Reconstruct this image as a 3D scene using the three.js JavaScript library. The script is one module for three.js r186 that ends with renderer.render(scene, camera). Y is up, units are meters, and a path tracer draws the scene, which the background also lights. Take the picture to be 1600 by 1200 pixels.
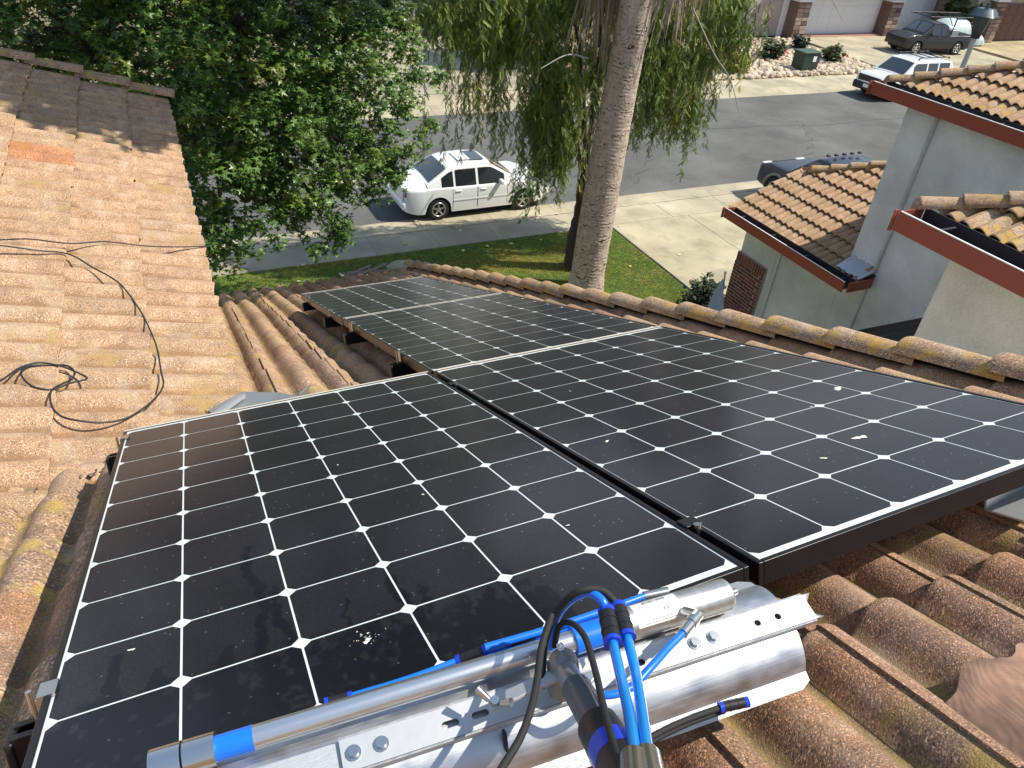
import * as THREE from 'three';
import { mergeGeometries } from 'three/addons/utils/BufferGeometryUtils.js';
import { RoundedBoxGeometry } from 'three/addons/geometries/RoundedBoxGeometry.js';

// ------------------------------------------------------------------ camera
const scene = new THREE.Scene();
const camera = new THREE.PerspectiveCamera(56.14, 4 / 3, 0.05, 400);
camera.position.set(0.2822, 1.4855, 1.9519);
camera.setRotationFromMatrix(new THREE.Matrix4().makeBasis(
  new THREE.Vector3(0.90933, 0.0696, 0.41022),
  new THREE.Vector3(0.19307, 0.80276, -0.56418),
  new THREE.Vector3(-0.36857, 0.59223, 0.71653)));

// ------------------------------------------------------------------ light
const sunDir = new THREE.Vector3(0.567, 0.789, 0.237).normalize();
{ // clear summer sky: deeper blue overhead, pale towards the horizon, a wide faint brightening round the sun
  const w = 512, h = 256, d = new Float32Array(w * h * 4), v = new THREE.Vector3();
  for (let j = 0; j < h; j++) for (let i = 0; i < w; i++) {
    const th = (j + 0.5) / h * Math.PI - Math.PI / 2, ph = ((i + 0.5) / w - 0.5) * 2 * Math.PI, e = Math.sin(th), k = 4 * (j * w + i);
    v.set(Math.cos(th) * Math.cos(ph), e, Math.cos(th) * Math.sin(ph));
    const t = Math.pow(Math.max(e, 0), 0.5), c = Math.max(0, v.dot(sunDir)), g = 0.10 * Math.pow(c, 6) + 0.35 * Math.pow(c, 60), lo = (e < 0 ? 0.55 : 1) * 0.95;
    d[k] = ((0.62 + (0.20 - 0.62) * t) + g) * lo; d[k + 1] = ((0.69 + (0.31 - 0.69) * t) + g * 0.97) * lo; d[k + 2] = ((0.76 + (0.52 - 0.76) * t) + g * 0.9) * lo; d[k + 3] = 1;
  }
  const st = new THREE.DataTexture(d, w, h, THREE.RGBAFormat, THREE.FloatType);
  st.mapping = THREE.EquirectangularReflectionMapping; st.magFilter = THREE.LinearFilter; st.minFilter = THREE.LinearFilter; st.needsUpdate = true;
  scene.background = st; scene.environment = st;
}
const sun = new THREE.DirectionalLight(new THREE.Color(1, 0.95, 0.85), 4.7);
sun.position.copy(sunDir).multiplyScalar(60);
sun.castShadow = true;
sun.shadow.mapSize.set(4096, 4096);
Object.assign(sun.shadow.camera, { left: -45, right: 60, top: 50, bottom: -50, near: 1, far: 160 });
scene.add(sun, sun.target);

const renderer = new THREE.WebGLRenderer({ antialias: true });
renderer.toneMapping = THREE.LinearToneMapping;
renderer.toneMappingExposure = 1.34;
renderer.shadowMap.enabled = true;
renderer.setSize(1024, 768);

// ------------------------------------------------------------------ helpers
let seed = 20240611;
function rnd() { seed |= 0; seed = seed + 0x6D2B79F5 | 0; let t = Math.imul(seed ^ seed >>> 15, 1 | seed); t = t + Math.imul(t ^ t >>> 7, 61 | t) ^ t; return ((t ^ t >>> 14) >>> 0) / 4294967296; }
const rr = (a, b) => a + (b - a) * rnd();
const pick = a => a[Math.floor(rnd() * a.length) % a.length];
const V = (x, y, z) => new THREE.Vector3(x, y, z);
const D2R = Math.PI / 180;
const clamp = (x, a, b) => Math.min(b, Math.max(a, x));
const smooth = (a, b, x) => { const t = clamp((x - a) / (b - a), 0, 1); return t * t * (3 - 2 * t); };
const names = {};
function numbered(n) { const k = names[n] = (names[n] ?? -1) + 1; return k ? n + '_' + String(k).padStart(3, '0') : n; }
function shade(o) { o.castShadow = true; o.receiveShadow = true; return o; }
function thing(name, label, category, pos = [0, 0, 0], group) {
  const o = new THREE.Group(); o.name = numbered(name); o.position.set(...pos);
  o.userData = { label, category }; if (group) o.userData.group = group;
  scene.add(o); return o;
}
function solo(name, label, category, geo, mat, pos = [0, 0, 0], group) {
  const o = shade(new THREE.Mesh(geo, mat)); o.name = numbered(name); o.position.set(...pos);
  o.userData = { label, category }; if (group) o.userData.group = group;
  scene.add(o); return o;
}
function structure(name, geo, mat, pos = [0, 0, 0]) {
  const o = shade(new THREE.Mesh(geo, mat)); o.name = numbered(name); o.position.set(...pos);
  o.userData = { kind: 'structure' }; scene.add(o); return o;
}
function part(parent, name, geo, mat, pos, rot) {
  const o = shade(new THREE.Mesh(geo, mat)); o.name = name;
  if (pos) o.position.set(...pos); if (rot) o.rotation.set(...rot);
  parent.add(o); return o;
}
// a part given by its world matrix, under a thing that stands unrotated at its base
function partM(parent, name, geo, mat, M) {
  const o = shade(new THREE.Mesh(geo, mat)); o.name = name; parent.add(o);
  parent.updateWorldMatrix(true, false);
  const L = parent.matrixWorld.clone().invert().multiply(M);
  L.decompose(o.position, o.quaternion, o.scale); return o;
}
const Mx = (...a) => { const m = new THREE.Matrix4(); for (const q of a) m.multiply(q); return m; };
const T = (x, y, z) => new THREE.Matrix4().makeTranslation(x, y, z);
const RX = a => new THREE.Matrix4().makeRotationX(a), RY = a => new THREE.Matrix4().makeRotationY(a), RZ = a => new THREE.Matrix4().makeRotationZ(a);
const frameM = (o, x, y, z) => new THREE.Matrix4().makeBasis(x, y, z).setPosition(o);
function box(w, h, d, x = 0, y = 0, z = 0) { return new THREE.BoxGeometry(w, h, d).translate(x, y, z); }
function rbox(w, h, d, r, x = 0, y = 0, z = 0) { return new RoundedBoxGeometry(w, h, d, 2, Math.min(r, w / 2.01, h / 2.01, d / 2.01)).translate(x, y, z); }
function cyl(r0, r1, len, n = 16, open = false) { return new THREE.CylinderGeometry(r1, r0, len, n, 1, open); }
function rod(a, b, r0, r1 = r0, n = 12) {   // tapered rod from a to b
  const A = V(...a), B = V(...b), d = B.clone().sub(A), L = d.length();
  const g = new THREE.CylinderGeometry(r1, r0, L, n, 1).translate(0, L / 2, 0);
  g.applyQuaternion(new THREE.Quaternion().setFromUnitVectors(V(0, 1, 0), d.normalize()));
  return g.translate(A.x, A.y, A.z);
}
function tube(pts, r, seg = 40, n = 10) { return new THREE.TubeGeometry(new THREE.CatmullRomCurve3(pts.map(p => V(...p)), false, 'centripetal'), seg, r, n, false); }
function merge(a) { return mergeGeometries(a.map(g => { const q = g.index ? g.toNonIndexed() : g; for (const k of Object.keys(q.attributes)) if (!['position', 'normal', 'uv'].includes(k)) q.deleteAttribute(k); if (!q.attributes.uv) q.setAttribute('uv', new THREE.BufferAttribute(new Float32Array(q.attributes.position.count * 2), 2)); return q; }), false); }
function grid(nu, nv, f, uvf, close = false) { // smooth surface, f(i/nu, j/nv) -> [x,y,z]
  const P = [], U = [], I = [];
  for (let j = 0; j <= nv; j++) for (let i = 0; i <= nu; i++) { const p = f(i / nu, j / nv); P.push(...p); const u = uvf ? uvf(i / nu, j / nv, p) : [i / nu, j / nv]; U.push(u[0], u[1]); }
  for (let j = 0; j < nv; j++) for (let i = 0; i < nu; i++) { const a = j * (nu + 1) + i, b = a + 1, c = a + nu + 1, d = c + 1; I.push(a, b, d, a, d, c); }
  const g = new THREE.BufferGeometry(); g.setAttribute('position', new THREE.Float32BufferAttribute(P, 3)); g.setAttribute('uv', new THREE.Float32BufferAttribute(U, 2)); g.setIndex(I); g.computeVertexNormals(); return g;
}
function polyPrism(pts, y0, y1) { // pts [[x,z]...] extruded vertically
  const s = new THREE.Shape(pts.map(p => new THREE.Vector2(p[0], -p[1])));
  return new THREE.ExtrudeGeometry(s, { depth: y1 - y0, bevelEnabled: false }).rotateX(-Math.PI / 2).translate(0, y0, 0);
}
function planeUV(w, d, x, y, z, s = 1) { // horizontal sheet, uv in metres
  const g = new THREE.PlaneGeometry(w, d).rotateX(-Math.PI / 2).translate(x, y, z);
  metreUV(g, s); return g;
}
function metreUV(g, s = 1) { // box-projected uv in metres
  const p = g.attributes.position, n = g.attributes.normal, u = new Float32Array(p.count * 2);
  for (let i = 0; i < p.count; i++) {
    const ax = Math.abs(n.getX(i)), ay = Math.abs(n.getY(i)), az = Math.abs(n.getZ(i));
    let a, b; if (ay >= ax && ay >= az) { a = p.getX(i); b = p.getZ(i); } else if (ax >= az) { a = p.getZ(i); b = p.getY(i); } else { a = p.getX(i); b = p.getY(i); }
    u[2 * i] = a * s; u[2 * i + 1] = b * s;
  }
  g.setAttribute('uv', new THREE.BufferAttribute(u, 2)); return g;
}

// ------------------------------------------------------------------ textures
function hash2(x, y, s) { let h = Math.imul(x, 374761393) + Math.imul(y, 668265263) + Math.imul(s, 1274126177) | 0; h = Math.imul(h ^ h >>> 13, 1274126177); return ((h ^ h >>> 16) >>> 0) / 4294967296; }
function vnoise(x, y, per, s) { // periodic value noise
  const x0 = Math.floor(x), y0 = Math.floor(y), fx = x - x0, fy = y - y0, w = v => ((v % per) + per) % per;
  const u = fx * fx * (3 - 2 * fx), v = fy * fy * (3 - 2 * fy);
  const a = hash2(w(x0), w(y0), s), b = hash2(w(x0 + 1), w(y0), s), c = hash2(w(x0), w(y0 + 1), s), d = hash2(w(x0 + 1), w(y0 + 1), s);
  return a + (b - a) * u + (c - a) * v + (a - b - c + d) * u * v;
}
function fbm(x, y, per, oct, s) { let a = 0, w = 0.5, t = 0; for (let o = 0; o < oct; o++) { a += w * vnoise(x, y, per, s + o * 17); t += w; x *= 2; y *= 2; per *= 2; w *= 0.5; } return a / t; }
function tex(n, f, { srgb = true, rep = 1, m = n } = {}) { // f(u,v,i,j) -> [r,g,b] 0..1
  const d = new Uint8Array(n * m * 4);
  for (let j = 0; j < m; j++) for (let i = 0; i < n; i++) { const c = f(i / n, j / m, i, j), k = 4 * (j * n + i); d[k] = clamp(c[0], 0, 1) * 255; d[k + 1] = clamp(c[1], 0, 1) * 255; d[k + 2] = clamp(c[2], 0, 1) * 255; d[k + 3] = 255; }
  const t = new THREE.DataTexture(d, n, m); t.wrapS = t.wrapT = THREE.RepeatWrapping; t.magFilter = THREE.LinearFilter; t.minFilter = THREE.LinearMipmapLinearFilter; t.generateMipmaps = true;
  if (srgb) t.colorSpace = THREE.SRGBColorSpace; t.repeat.set(rep, rep); t.needsUpdate = true; return t;
}
const mixc = (a, b, t) => [a[0] + (b[0] - a[0]) * t, a[1] + (b[1] - a[1]) * t, a[2] + (b[2] - a[2]) * t];
const mul = (a, k) => [a[0] * k, a[1] * k, a[2] * k];
const granule = (i, j) => { // sand coated concrete: grains two to three pixels wide
  const q = hash2(i / 3 | 0, j / 3 | 0, 7), p = hash2((i + 1) / 5 | 0, (j + 2) / 5 | 0, 11), r = hash2(i >> 1, j >> 1, 9); return (q < 0.13 ? 0.34 : q < 0.33 ? -0.20 : 0) + (p < 0.08 ? 0.30 : p < 0.18 ? -0.2 : 0) + (r - 0.5) * 0.12;
};
// one texture spans 0.58 m: exactly two tiles, so that dirt settled in the pans lies where the pans are
function tileTex(n, base, alt, lichen, amount, panDirt, dirtCol, s) {
  return tex(n, (u, v, i, j) => {
    const big = fbm(u * 4, v * 4, 4, 3, s), mid = fbm(u * 14, v * 14, 14, 2, s + 5), edge = fbm(u * 9, v * 5, 9, 3, s + 40);
    let c = mixc(base, alt, smooth(0.36, 0.68, big));
    c = mul(c, 0.90 + 0.2 * mid + granule(i, j));
    const h = hash2(i, j, s + 3), d = Math.abs((u * 4) % 1 - 0.5) * 2;   // 1 on a crest, 0 in a pan
    const pd = smooth(0.26, 0.10, d + (edge - 0.5) * 0.4 + (h - 0.5) * 0.14) * panDirt;
    c = mixc(c, mul(dirtCol, 0.8 + 0.35 * h), pd);
    const l = edge * 0.6 + big * 0.4 + (h - 0.5) * 0.12 + (mid - 0.5) * 0.3 + 0.06 * (1 - d), k = smooth(1 - amount, 1 - amount + 0.12, l);
    c = mixc(c, mul(lichen, 0.78 + 0.4 * hash2(i >> 1, j >> 1, s + 8)), k * 0.78);
    const wsh = smooth(0.60, 0.72, fbm(u * 7, v * 7, 7, 3, s + 90) + (h - 0.5) * 0.1); // pale mineral bloom
    return mixc(c, [0.76, 0.70, 0.64], wsh * 0.25);
  }, { rep: 1 / 0.58 });
}
const grainBump = tex(1024, (u, v, i, j) => { const g = 0.5 + granule(i, j) * 0.8 + (fbm(u * 12, v * 12, 12, 2, 3) - 0.5) * 0.4; return [g, g, g]; }, { srgb: false, rep: 1 / 0.58 });
const tanTex = tileTex(1024, [0.66, 0.54, 0.42], [0.625, 0.515, 0.405], [0.64, 0.53, 0.34], 0.37, 0.6, [0.50, 0.37, 0.23], 1);
const tanTex2 = tileTex(1024, [0.665, 0.54, 0.425], [0.62, 0.50, 0.395], [0.61, 0.52, 0.35], 0.37, 0.6, [0.48, 0.37, 0.25], 2);
const brownTex = tileTex(1024, [0.58, 0.45, 0.36], [0.51, 0.40, 0.32], [0.58, 0.51, 0.28], 0.36, 0.55, [0.46, 0.41, 0.27], 3);
const brownTex2 = tileTex(1024, [0.60, 0.45, 0.34], [0.53, 0.43, 0.35], [0.62, 0.53, 0.27], 0.38, 0.5, [0.48, 0.43, 0.27], 4);
const lichenTex = tileTex(512, [0.64, 0.53, 0.42], [0.56, 0.48, 0.39], [0.73, 0.58, 0.28], 0.49, 0, [0.5, 0.4, 0.3], 5);
const oliveTex = tileTex(512, [0.66, 0.54, 0.43], [0.60, 0.49, 0.40], [0.70, 0.60, 0.32], 0.44, 0.4, [0.44, 0.40, 0.27], 6);
const noiseBump = tex(256, (u, v, i, j) => { const g = fbm(u * 16, v * 16, 16, 4, 61); return [g, g, g]; }, { srgb: false, rep: 2.2 });
const concreteTex = tex(512, (u, v, i, j) => { const b = fbm(u * 3, v * 3, 3, 5, 21), f = hash2(i, j, 22); const k = 0.86 + 0.22 * (b - 0.5) * 1.6 + (f - 0.5) * 0.10 - 0.07 * smooth(0.5, 0.75, fbm(u * 9, v * 9, 9, 3, 24)); return [k, k * 0.965, k * 0.87]; }, { rep: 0.25 });
const asphaltTex = tex(512, (u, v, i, j) => { const b = fbm(u * 4, v * 4, 4, 5, 31), f = hash2(i, j, 32); const k = 0.74 + 0.32 * (b - 0.5) + (f < 0.08 ? 0.25 : 0) + (f - 0.5) * 0.2 - 0.05 * smooth(0.58, 0.7, fbm(u * 6, v * 6, 6, 3, 37)); return [k, k, k * 0.98]; }, { rep: 0.16 });
const lawnTex = tex(512, (u, v, i, j) => { const b = fbm(u * 5, v * 5, 5, 4, 41), f = hash2(i, j, 42), g = fbm(u * 24, v * 24, 24, 2, 45); let c = mixc([0.38, 0.45, 0.14], [0.50, 0.48, 0.22], smooth(0.42, 0.66, b)); return mul(c, 0.62 + 0.5 * g + (f - 0.5) * 0.5); }, { rep: 0.35 });
const stuccoBump = tex(512, (u, v, i, j) => { const a = fbm(u * 26, v * 26, 26, 4, 51), b = fbm(u * 60, v * 60, 60, 2, 55); const g = smooth(0.35, 0.65, a) * 0.7 + b * 0.3; return [g, g, g]; }, { srgb: false, rep: 1.7 });
const stuccoTex = tex(256, (u, v, i, j) => { const k = 0.90 + 0.13 * (fbm(u * 4, v * 4, 4, 5, 57) - 0.5) * 2 + (hash2(i, j, 3) - 0.5) * 0.06; return [k, k, k]; }, { rep: 0.5 });
const brushedRough = tex(256, (u, v, i, j) => { const g = 0.48 + 0.12 * (vnoise(u * 3, v * 200, 200, 71) - 0.5) + 0.34 * (fbm(u * 8, v * 8, 8, 3, 72) - 0.5); return [g, g, g]; }, { srgb: false });

const C3 = (r, g, b) => new THREE.Color().setRGB(r, g, b);
function std(c, o = {}) { return new THREE.MeshStandardMaterial({ color: Array.isArray(c) ? C3(...c) : c, roughness: 0.8, side: THREE.DoubleSide, ...o }); }
function phys(c, o = {}) { return new THREE.MeshPhysicalMaterial({ color: Array.isArray(c) ? C3(...c) : c, roughness: 0.5, side: THREE.DoubleSide, ...o }); }
const shifted = (t, a, b) => { const c = t.clone(); c.offset.set(a, b); c.needsUpdate = true; return c; };
const tileMat = (map, c = [1, 1, 1]) => std(c, { map, bumpMap: grainBump, bumpScale: 0.0009, roughness: 0.92 });
const creamLip = std([0.58, 0.52, 0.41], { roughness: 0.6 });  // pale cream, used only on the downhill edge of each panel frame
const M = {
  tan: [tileMat(tanTex), tileMat(tanTex2), tileMat(shifted(tanTex, 0.5, 0.31), [0.96, 0.96, 0.97]), tileMat(shifted(tanTex2, 0.5, 0.66), [1.0, 0.98, 0.96])],
  brown: [tileMat(brownTex), tileMat(brownTex2), tileMat(brownTex, [1.1, 1.05, 1.0]), tileMat(brownTex2, [0.9, 0.9, 0.88])],
  lichen: [tileMat(lichenTex), tileMat(shifted(lichenTex, 0.31, 0.37), [0.95, 0.9, 0.85]), tileMat(shifted(lichenTex, 0.62, 0.7)), tileMat(shifted(lichenTex, 0.8, 0.2), [0.9, 0.88, 0.86])],
  olive: [tileMat(oliveTex), tileMat(shifted(oliveTex, 0.5, 0.37), [0.9, 0.88, 0.85]), tileMat(shifted(oliveTex, 0, 0.71), [1.05, 1.02, 1]), tileMat(shifted(oliveTex, 0.5, 0.13))],
  fresh: tileMat(tanTex, [1.05, 0.74, 0.58]),
  felt: std([0.03, 0.028, 0.026], { roughness: 0.95 }),
  stucco: std([0.86, 0.85, 0.80], { map: stuccoTex, bumpMap: stuccoBump, bumpScale: 0.004, roughness: 0.95 }),
  cream: std([0.88, 0.84, 0.74], { map: stuccoTex, bumpMap: stuccoBump, bumpScale: 0.005, roughness: 0.95 }),
  fasciaRed: std([0.30, 0.065, 0.035], { roughness: 0.55, bumpMap: noiseBump, bumpScale: 0.0008 }),
  gutterIn: std([0.02, 0.025, 0.03], { roughness: 0.6 }),
  white: std([0.78, 0.78, 0.76], { roughness: 0.5 }),
  brick: [std([0.16, 0.045, 0.03]), std([0.20, 0.06, 0.04]), std([0.12, 0.035, 0.028])],
  mortar: std([0.40, 0.37, 0.34], { roughness: 0.95 }),
  concrete: std([0.52, 0.50, 0.44], { map: concreteTex, bumpMap: noiseBump, bumpScale: 0.003, roughness: 0.93 }),
  kerb: std([0.60, 0.57, 0.49], { map: concreteTex, roughness: 0.93 }),
  asphalt: std([0.20, 0.197, 0.188], { map: asphaltTex, roughness: 0.9 }),
  lawn: std([0.80, 0.80, 0.62], { map: lawnTex, roughness: 1 }),
  alu: phys([0.56, 0.57, 0.58], { metalness: 1, roughness: 1.0, roughnessMap: brushedRough }),
  aluTube: phys([0.72, 0.72, 0.71], { metalness: 0.95, roughness: 0.3 }),
  aluPanel: phys([0.48, 0.49, 0.50], { metalness: 0.6, roughness: 0.55, bumpMap: noiseBump, bumpScale: 0.0004 }),
  steel: phys([0.62, 0.61, 0.58], { metalness: 1, roughness: 0.25 }),
  galv: phys([0.36, 0.38, 0.39], { metalness: 0.6, roughness: 0.5 }),
  black: std([0.012, 0.012, 0.013], { roughness: 0.45 }),
  rubber: std([0.014, 0.014, 0.014], { roughness: 0.75 }),
  frameBlack: phys([0.012, 0.012, 0.012], { metalness: 0.3, roughness: 0.32 }),
  blueHose: phys([0.005, 0.16, 0.75], { roughness: 0.32, clearcoat: 0.4 }),
  blueClear: phys([0.02, 0.34, 0.85], { roughness: 0.08, transmission: 0.35, thickness: 0, clearcoat: 1, clearcoatRoughness: 0.05 }),
  blueCap: phys([0.01, 0.05, 0.52], { roughness: 0.3 }),
  greyPole: phys([0.10, 0.11, 0.12], { metalness: 0.2, roughness: 0.4 }),
  poleAlu: phys([0.36, 0.38, 0.40], { metalness: 0.7, roughness: 0.35 }),
  cable: std([0.018, 0.019, 0.022], { roughness: 0.5 }),
  bark: std([0.10, 0.075, 0.055], { bumpMap: noiseBump, bumpScale: 0.02, roughness: 1 }),
  carWhite: phys([0.78, 0.79, 0.77], { roughness: 0.3, clearcoat: 1, clearcoatRoughness: 0.05 }),
  carBlack: phys([0.008, 0.008, 0.007], { roughness: 0.5, clearcoat: 0.4, clearcoatRoughness: 0.1 }),
  carNavy: phys([0.006, 0.010, 0.020], { roughness: 0.4, clearcoat: 0.6, clearcoatRoughness: 0.05 }),
  glass: phys([0.015, 0.02, 0.022], { roughness: 0.04, metalness: 0.0, clearcoat: 1, clearcoatRoughness: 0.02, ior: 1.6 }),
  tyre: std([0.015, 0.015, 0.015], { roughness: 0.9 }),
  rim: phys([0.55, 0.55, 0.55], { metalness: 0.9, roughness: 0.3 }),
  redLamp: phys([0.25, 0.01, 0.01], { roughness: 0.15, clearcoat: 1 }),
  clearLamp: phys([0.7, 0.7, 0.7], { roughness: 0.1, clearcoat: 1 }),
};
const G = -6.6;                              // lawn level
const PITCH = 23.5 * D2R, LP = 18 * D2R, NP = 22 * D2R;
// roof frames: x across, y out of the roof, z up the slope
const Fm = RX(-PITCH);
const Fl = frameM(V(0.348, -0.40, 0), V(0, 0, 1), V(Math.sin(LP), Math.cos(LP), 0), V(-Math.cos(LP), Math.sin(LP), 0));

// ------------------------------------------------------------------ roof tiles
const TW = 0.29, TE = 0.325, TL = 0.395, TS = 0.024, BH = 0.047;
function prof(x) { const t = ((x / 0.145) % 1 + 1) % 1, d = Math.min(t, 1 - t) * 0.145, r = 0.059; return d < r ? BH * Math.pow(Math.cos(d / r * Math.PI / 2), 0.66) : 0; }
// a double-barrel concrete tile: left edge laps over the neighbour on a crest, lower end (z = 0) stands proud
function tileGeo(nx, off, TS = 0.024, TT = 0.014, low = 1) {
  const x1 = TW + 0.014, lift = x => 0.006 * (1 - x / TW), warp = rr(-0.002, 0.002), chipA = rr(0, 6), edge = x => 0.003 * Math.sin(x * 23 + chipA) + 0.0015 * Math.sin(x * 71 + chipA * 3);
  const top = (x, z) => prof(x) * low + lift(x) + TS * (1 - z / TE) + warp * Math.sin(z * 9);
  const zs = [0.0, 0.009, 0.2, TL];
  const f = (u, v) => { const k = Math.round(v * 3), x = u * x1, z = zs[k] + (k < 2 ? edge(x) : 0); return [x, top(x, z) - (k === 0 ? 0.005 : 0), z]; };
  const uv = (u, v, p) => [p[0] + (off > 0.3 ? 0.29 : 0), p[2] + off * 1.7];
  const a = grid(nx, 3, (u, v) => f(u, v), uv);
  const butt = grid(nx, 1, (u, v) => { const p = f(u, 0); return [p[0], p[1] - (1 - v) * TT, p[2]]; }, (u, v, p) => [0.0725 + p[1] * 0.2, p[0] + off]);
  const side = grid(1, 3, (u, v) => { const p = f(0, v); return [p[0], p[1] - u * 0.010, p[2]]; }, (u, v, p) => [p[1] + off, p[2] + off]);
  return merge([a, butt, side]);
}
const TILES = [0.03, 0.17, 0.41, 0.55, 0.62, 0.29].map(o => tileGeo(20, o));
const TILESLOW = [0.03, 0.17, 0.41, 0.55, 0.62, 0.29].map(o => tileGeo(20, o, 0.024, 0.016, 0.72));
const TILESFAR = [0.03, 0.17, 0.41, 0.55].map(o => tileGeo(16, o, 0.044, 0.012));
// half-round cap tile; z = 0 is the wide lower end
function capGeo(off, r0 = 0.072, r1 = 0.061, closed = false, A = 76 * D2R) {
  const L = 0.39, n = 12;
  const P = (a, r) => [Math.sin(a) * r, Math.cos(a) * r * 0.92];
  const rad = v => r0 + (r1 - r0) * v;
  const f = (u, v) => { const [x, y] = P(-A + 2 * A * u, rad(v)); const z = v * L; return [x, y + TS * (1 - z / TE), z]; };
  const zs = [0, 0.03, 0.5, 1];
  const a = grid(n, 3, (u, v) => { const k = Math.round(v * 3), p = f(u, zs[k]); if (k === 0) { p[0] *= 0.95; p[1] -= 0.004; } return p; }, (u, v, p) => [u * 0.25 + off, p[2] + off]);
  const ring = grid(n, 1, (u, v) => { const p = f(u, 0), q = P(-A + 2 * A * u, rad(0) - 0.016 * (1 - v)); return [q[0] * 0.95, q[1] + TS - 0.004, 0]; }, (u, v, p) => [u * 0.25 + off, v * 0.02 + off]);
  const parts = [a, ring];
  if (closed) parts.push(grid(n, 4, (u, v) => { const aa = -A + 2 * A * u, [x, y] = P(aa, rad(0) * Math.cos(v * Math.PI / 2)); return [x, y + TS - v * 0.03, -0.075 * Math.sin(v * Math.PI / 2)]; }, (u, v) => [u * 0.25 + off, v * 0.1 + off]));
  return merge(parts);
}
const CAPS = [0.05, 0.2, 0.37, 0.51].map(o => capGeo(o));
const CAPEND = capGeo(0.11, 0.074, 0.062, true);

function roofSlope(house, F, o) {
  const [dx0, dx1, dz0, dz1] = o.deck || [];
  const Fb = Mx(F, T(0, o.base, 0));
  const deck = partM(house, 'roof_slope', o.poly ? polyPrism(o.poly, -0.049, -0.012) : metreUV(box(dx1 - dx0, 0.03, dz1 - dz0, (dx0 + dx1) / 2, -0.034, (dz0 + dz1) / 2)), M.felt, Fb);
  if (o.label) deck.userData.label = o.label;
  const p = V(0, 0, 0);
  for (let j = o.rows[0]; j < o.rows[1]; j++) for (let i = o.cols[0]; i < o.cols[1]; i++) {
    const x = o.x0 + i * TW, z = o.z0 + j * TE;
    p.set(x + TW / 2, 0, z + 0.16).applyMatrix4(Fb);
    if (o.keep && !o.keep(p, x, z)) continue;
    let geo = pick(o.geos || TILES);
    if (o.clip && x + TW > o.clip(z + TL)) { // cut along a hip: vertices past the line are drawn back onto it
      if (x + 0.02 > o.clip(z)) continue;
      geo = geo.clone(); const q = geo.attributes.position;
      for (let k = 0; k < q.count; k++) { const lim = o.clip(z + q.getZ(k)) - x; if (q.getX(k) > lim) q.setX(k, lim); }
      const P = [], U = [], uu = geo.attributes.uv; for (let k = 0; k < q.count; k += 3) { const a = V(0, 0, 0).fromBufferAttribute(q, k), b = V(0, 0, 0).fromBufferAttribute(q, k + 1), c = V(0, 0, 0).fromBufferAttribute(q, k + 2); if (b.clone().sub(a).cross(c.clone().sub(a)).length() > 2e-6) for (const [e, n] of [[a, k], [b, k + 1], [c, k + 2]]) { P.push(e.x, e.y, e.z); U.push(uu.getX(n), uu.getY(n)); } }
      geo = new THREE.BufferGeometry(); geo.setAttribute('position', new THREE.Float32BufferAttribute(P, 3)); geo.setAttribute('uv', new THREE.Float32BufferAttribute(U, 2)); if (!P.length) continue; geo.computeVertexNormals();
    }
    const t = part(deck, 'roof_tile', geo, o.mat ? o.mat(p, i, j) : pick(o.mats), [x + rr(-0.003, 0.003), rr(-0.0015, 0.002), z + rr(-0.006, 0.006)], [rr(-0.004, 0.004), rr(-0.007, 0.007), rr(-0.004, 0.004)]);
    if (o.tint) o.tint(t, p, i, j);
  }
  return deck;
}
function rakeCaps(deck, x, y, z0, n, mats, closed, flip) {
  for (let j = 0; j < n; j++) part(deck, 'rake_cap_tile', closed && j === 0 ? CAPEND : pick(CAPS), pick(mats), [x + rr(-0.006, 0.006), y + rr(-0.003, 0.004), z0 + j * TE + rr(-0.008, 0.008)], [rr(-0.006, 0.006), rr(-0.015, 0.015), rr(-0.05, 0.05) + (flip || 0)]);
}

const HIP = -Math.atan(Math.cos(NP));
function hipCaps(deck, x, y, z, n, mats) {
  for (let j = 0; j < n; j++) part(deck, 'hip_cap_tile', j === 0 ? CAPEND : pick(CAPS), pick(mats), [x + Math.sin(HIP) * j * TE, y + rr(-0.003, 0.004), z + Math.cos(HIP) * j * TE], [rr(-0.006, 0.006), HIP + rr(-0.015, 0.015), rr(-0.05, 0.05)]).scale.set(1.22, 1.22, 1);
}
// ------------------------------------------------------------------ the house we stand on
const house = thing('tiled_house', 'house with tan clay-coloured tile roofs in the foreground under the solar panels', 'house', [0, G, 0]);
const mainY = z => z * Math.tan(PITCH) - 0.15 / Math.cos(PITCH);
const leftY = x => -0.40 + (0.348 - x) * Math.tan(LP);
const mainDeck = roofSlope(house, Fm, {
  base: -0.208, deck: [-1.6, 2.52, -5.82, 2.95], x0: 1.08, z0: -5.855, cols: [-8, 5], rows: [0, 27], label: 'brown tile slope that carries the solar panels',
  keep: (p) => p.x > 0.34 || p.z < -4.95 || mainY(p.z) > leftY(p.x) - 0.05,
  mat: (p, i, j) => { const near = p.z > 0.2; if (p.x < 0 && near) return rnd() < 0.7 ? pick(M.olive) : pick(M.brown); if (p.x > 1.9) return rnd() < 0.5 ? pick(M.brown) : pick(M.tan); if (!near && p.x < 1.1) return rnd() < 0.55 ? pick(M.tan) : pick(M.olive); return pick(M.brown); },
});
rakeCaps(mainDeck, 2.55, 0.062, -5.88, 27, M.lichen);
const leftDeck = roofSlope(house, Fl, {
  base: -0.052, deck: [-4.93, 1.2, -0.0, 2.4], x0: -4.95, z0: -0.005, cols: [0, 20], rows: [0, 6], geos: TILESLOW, label: 'tan tile slope at the left with a black cable lying on it',
  keep: (p) => leftY(p.x) > mainY(p.z) - 0.06,
  mat: (p, i, j) => (j === 2 && i === 6) ? M.fresh : pick(M.tan),
});
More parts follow.
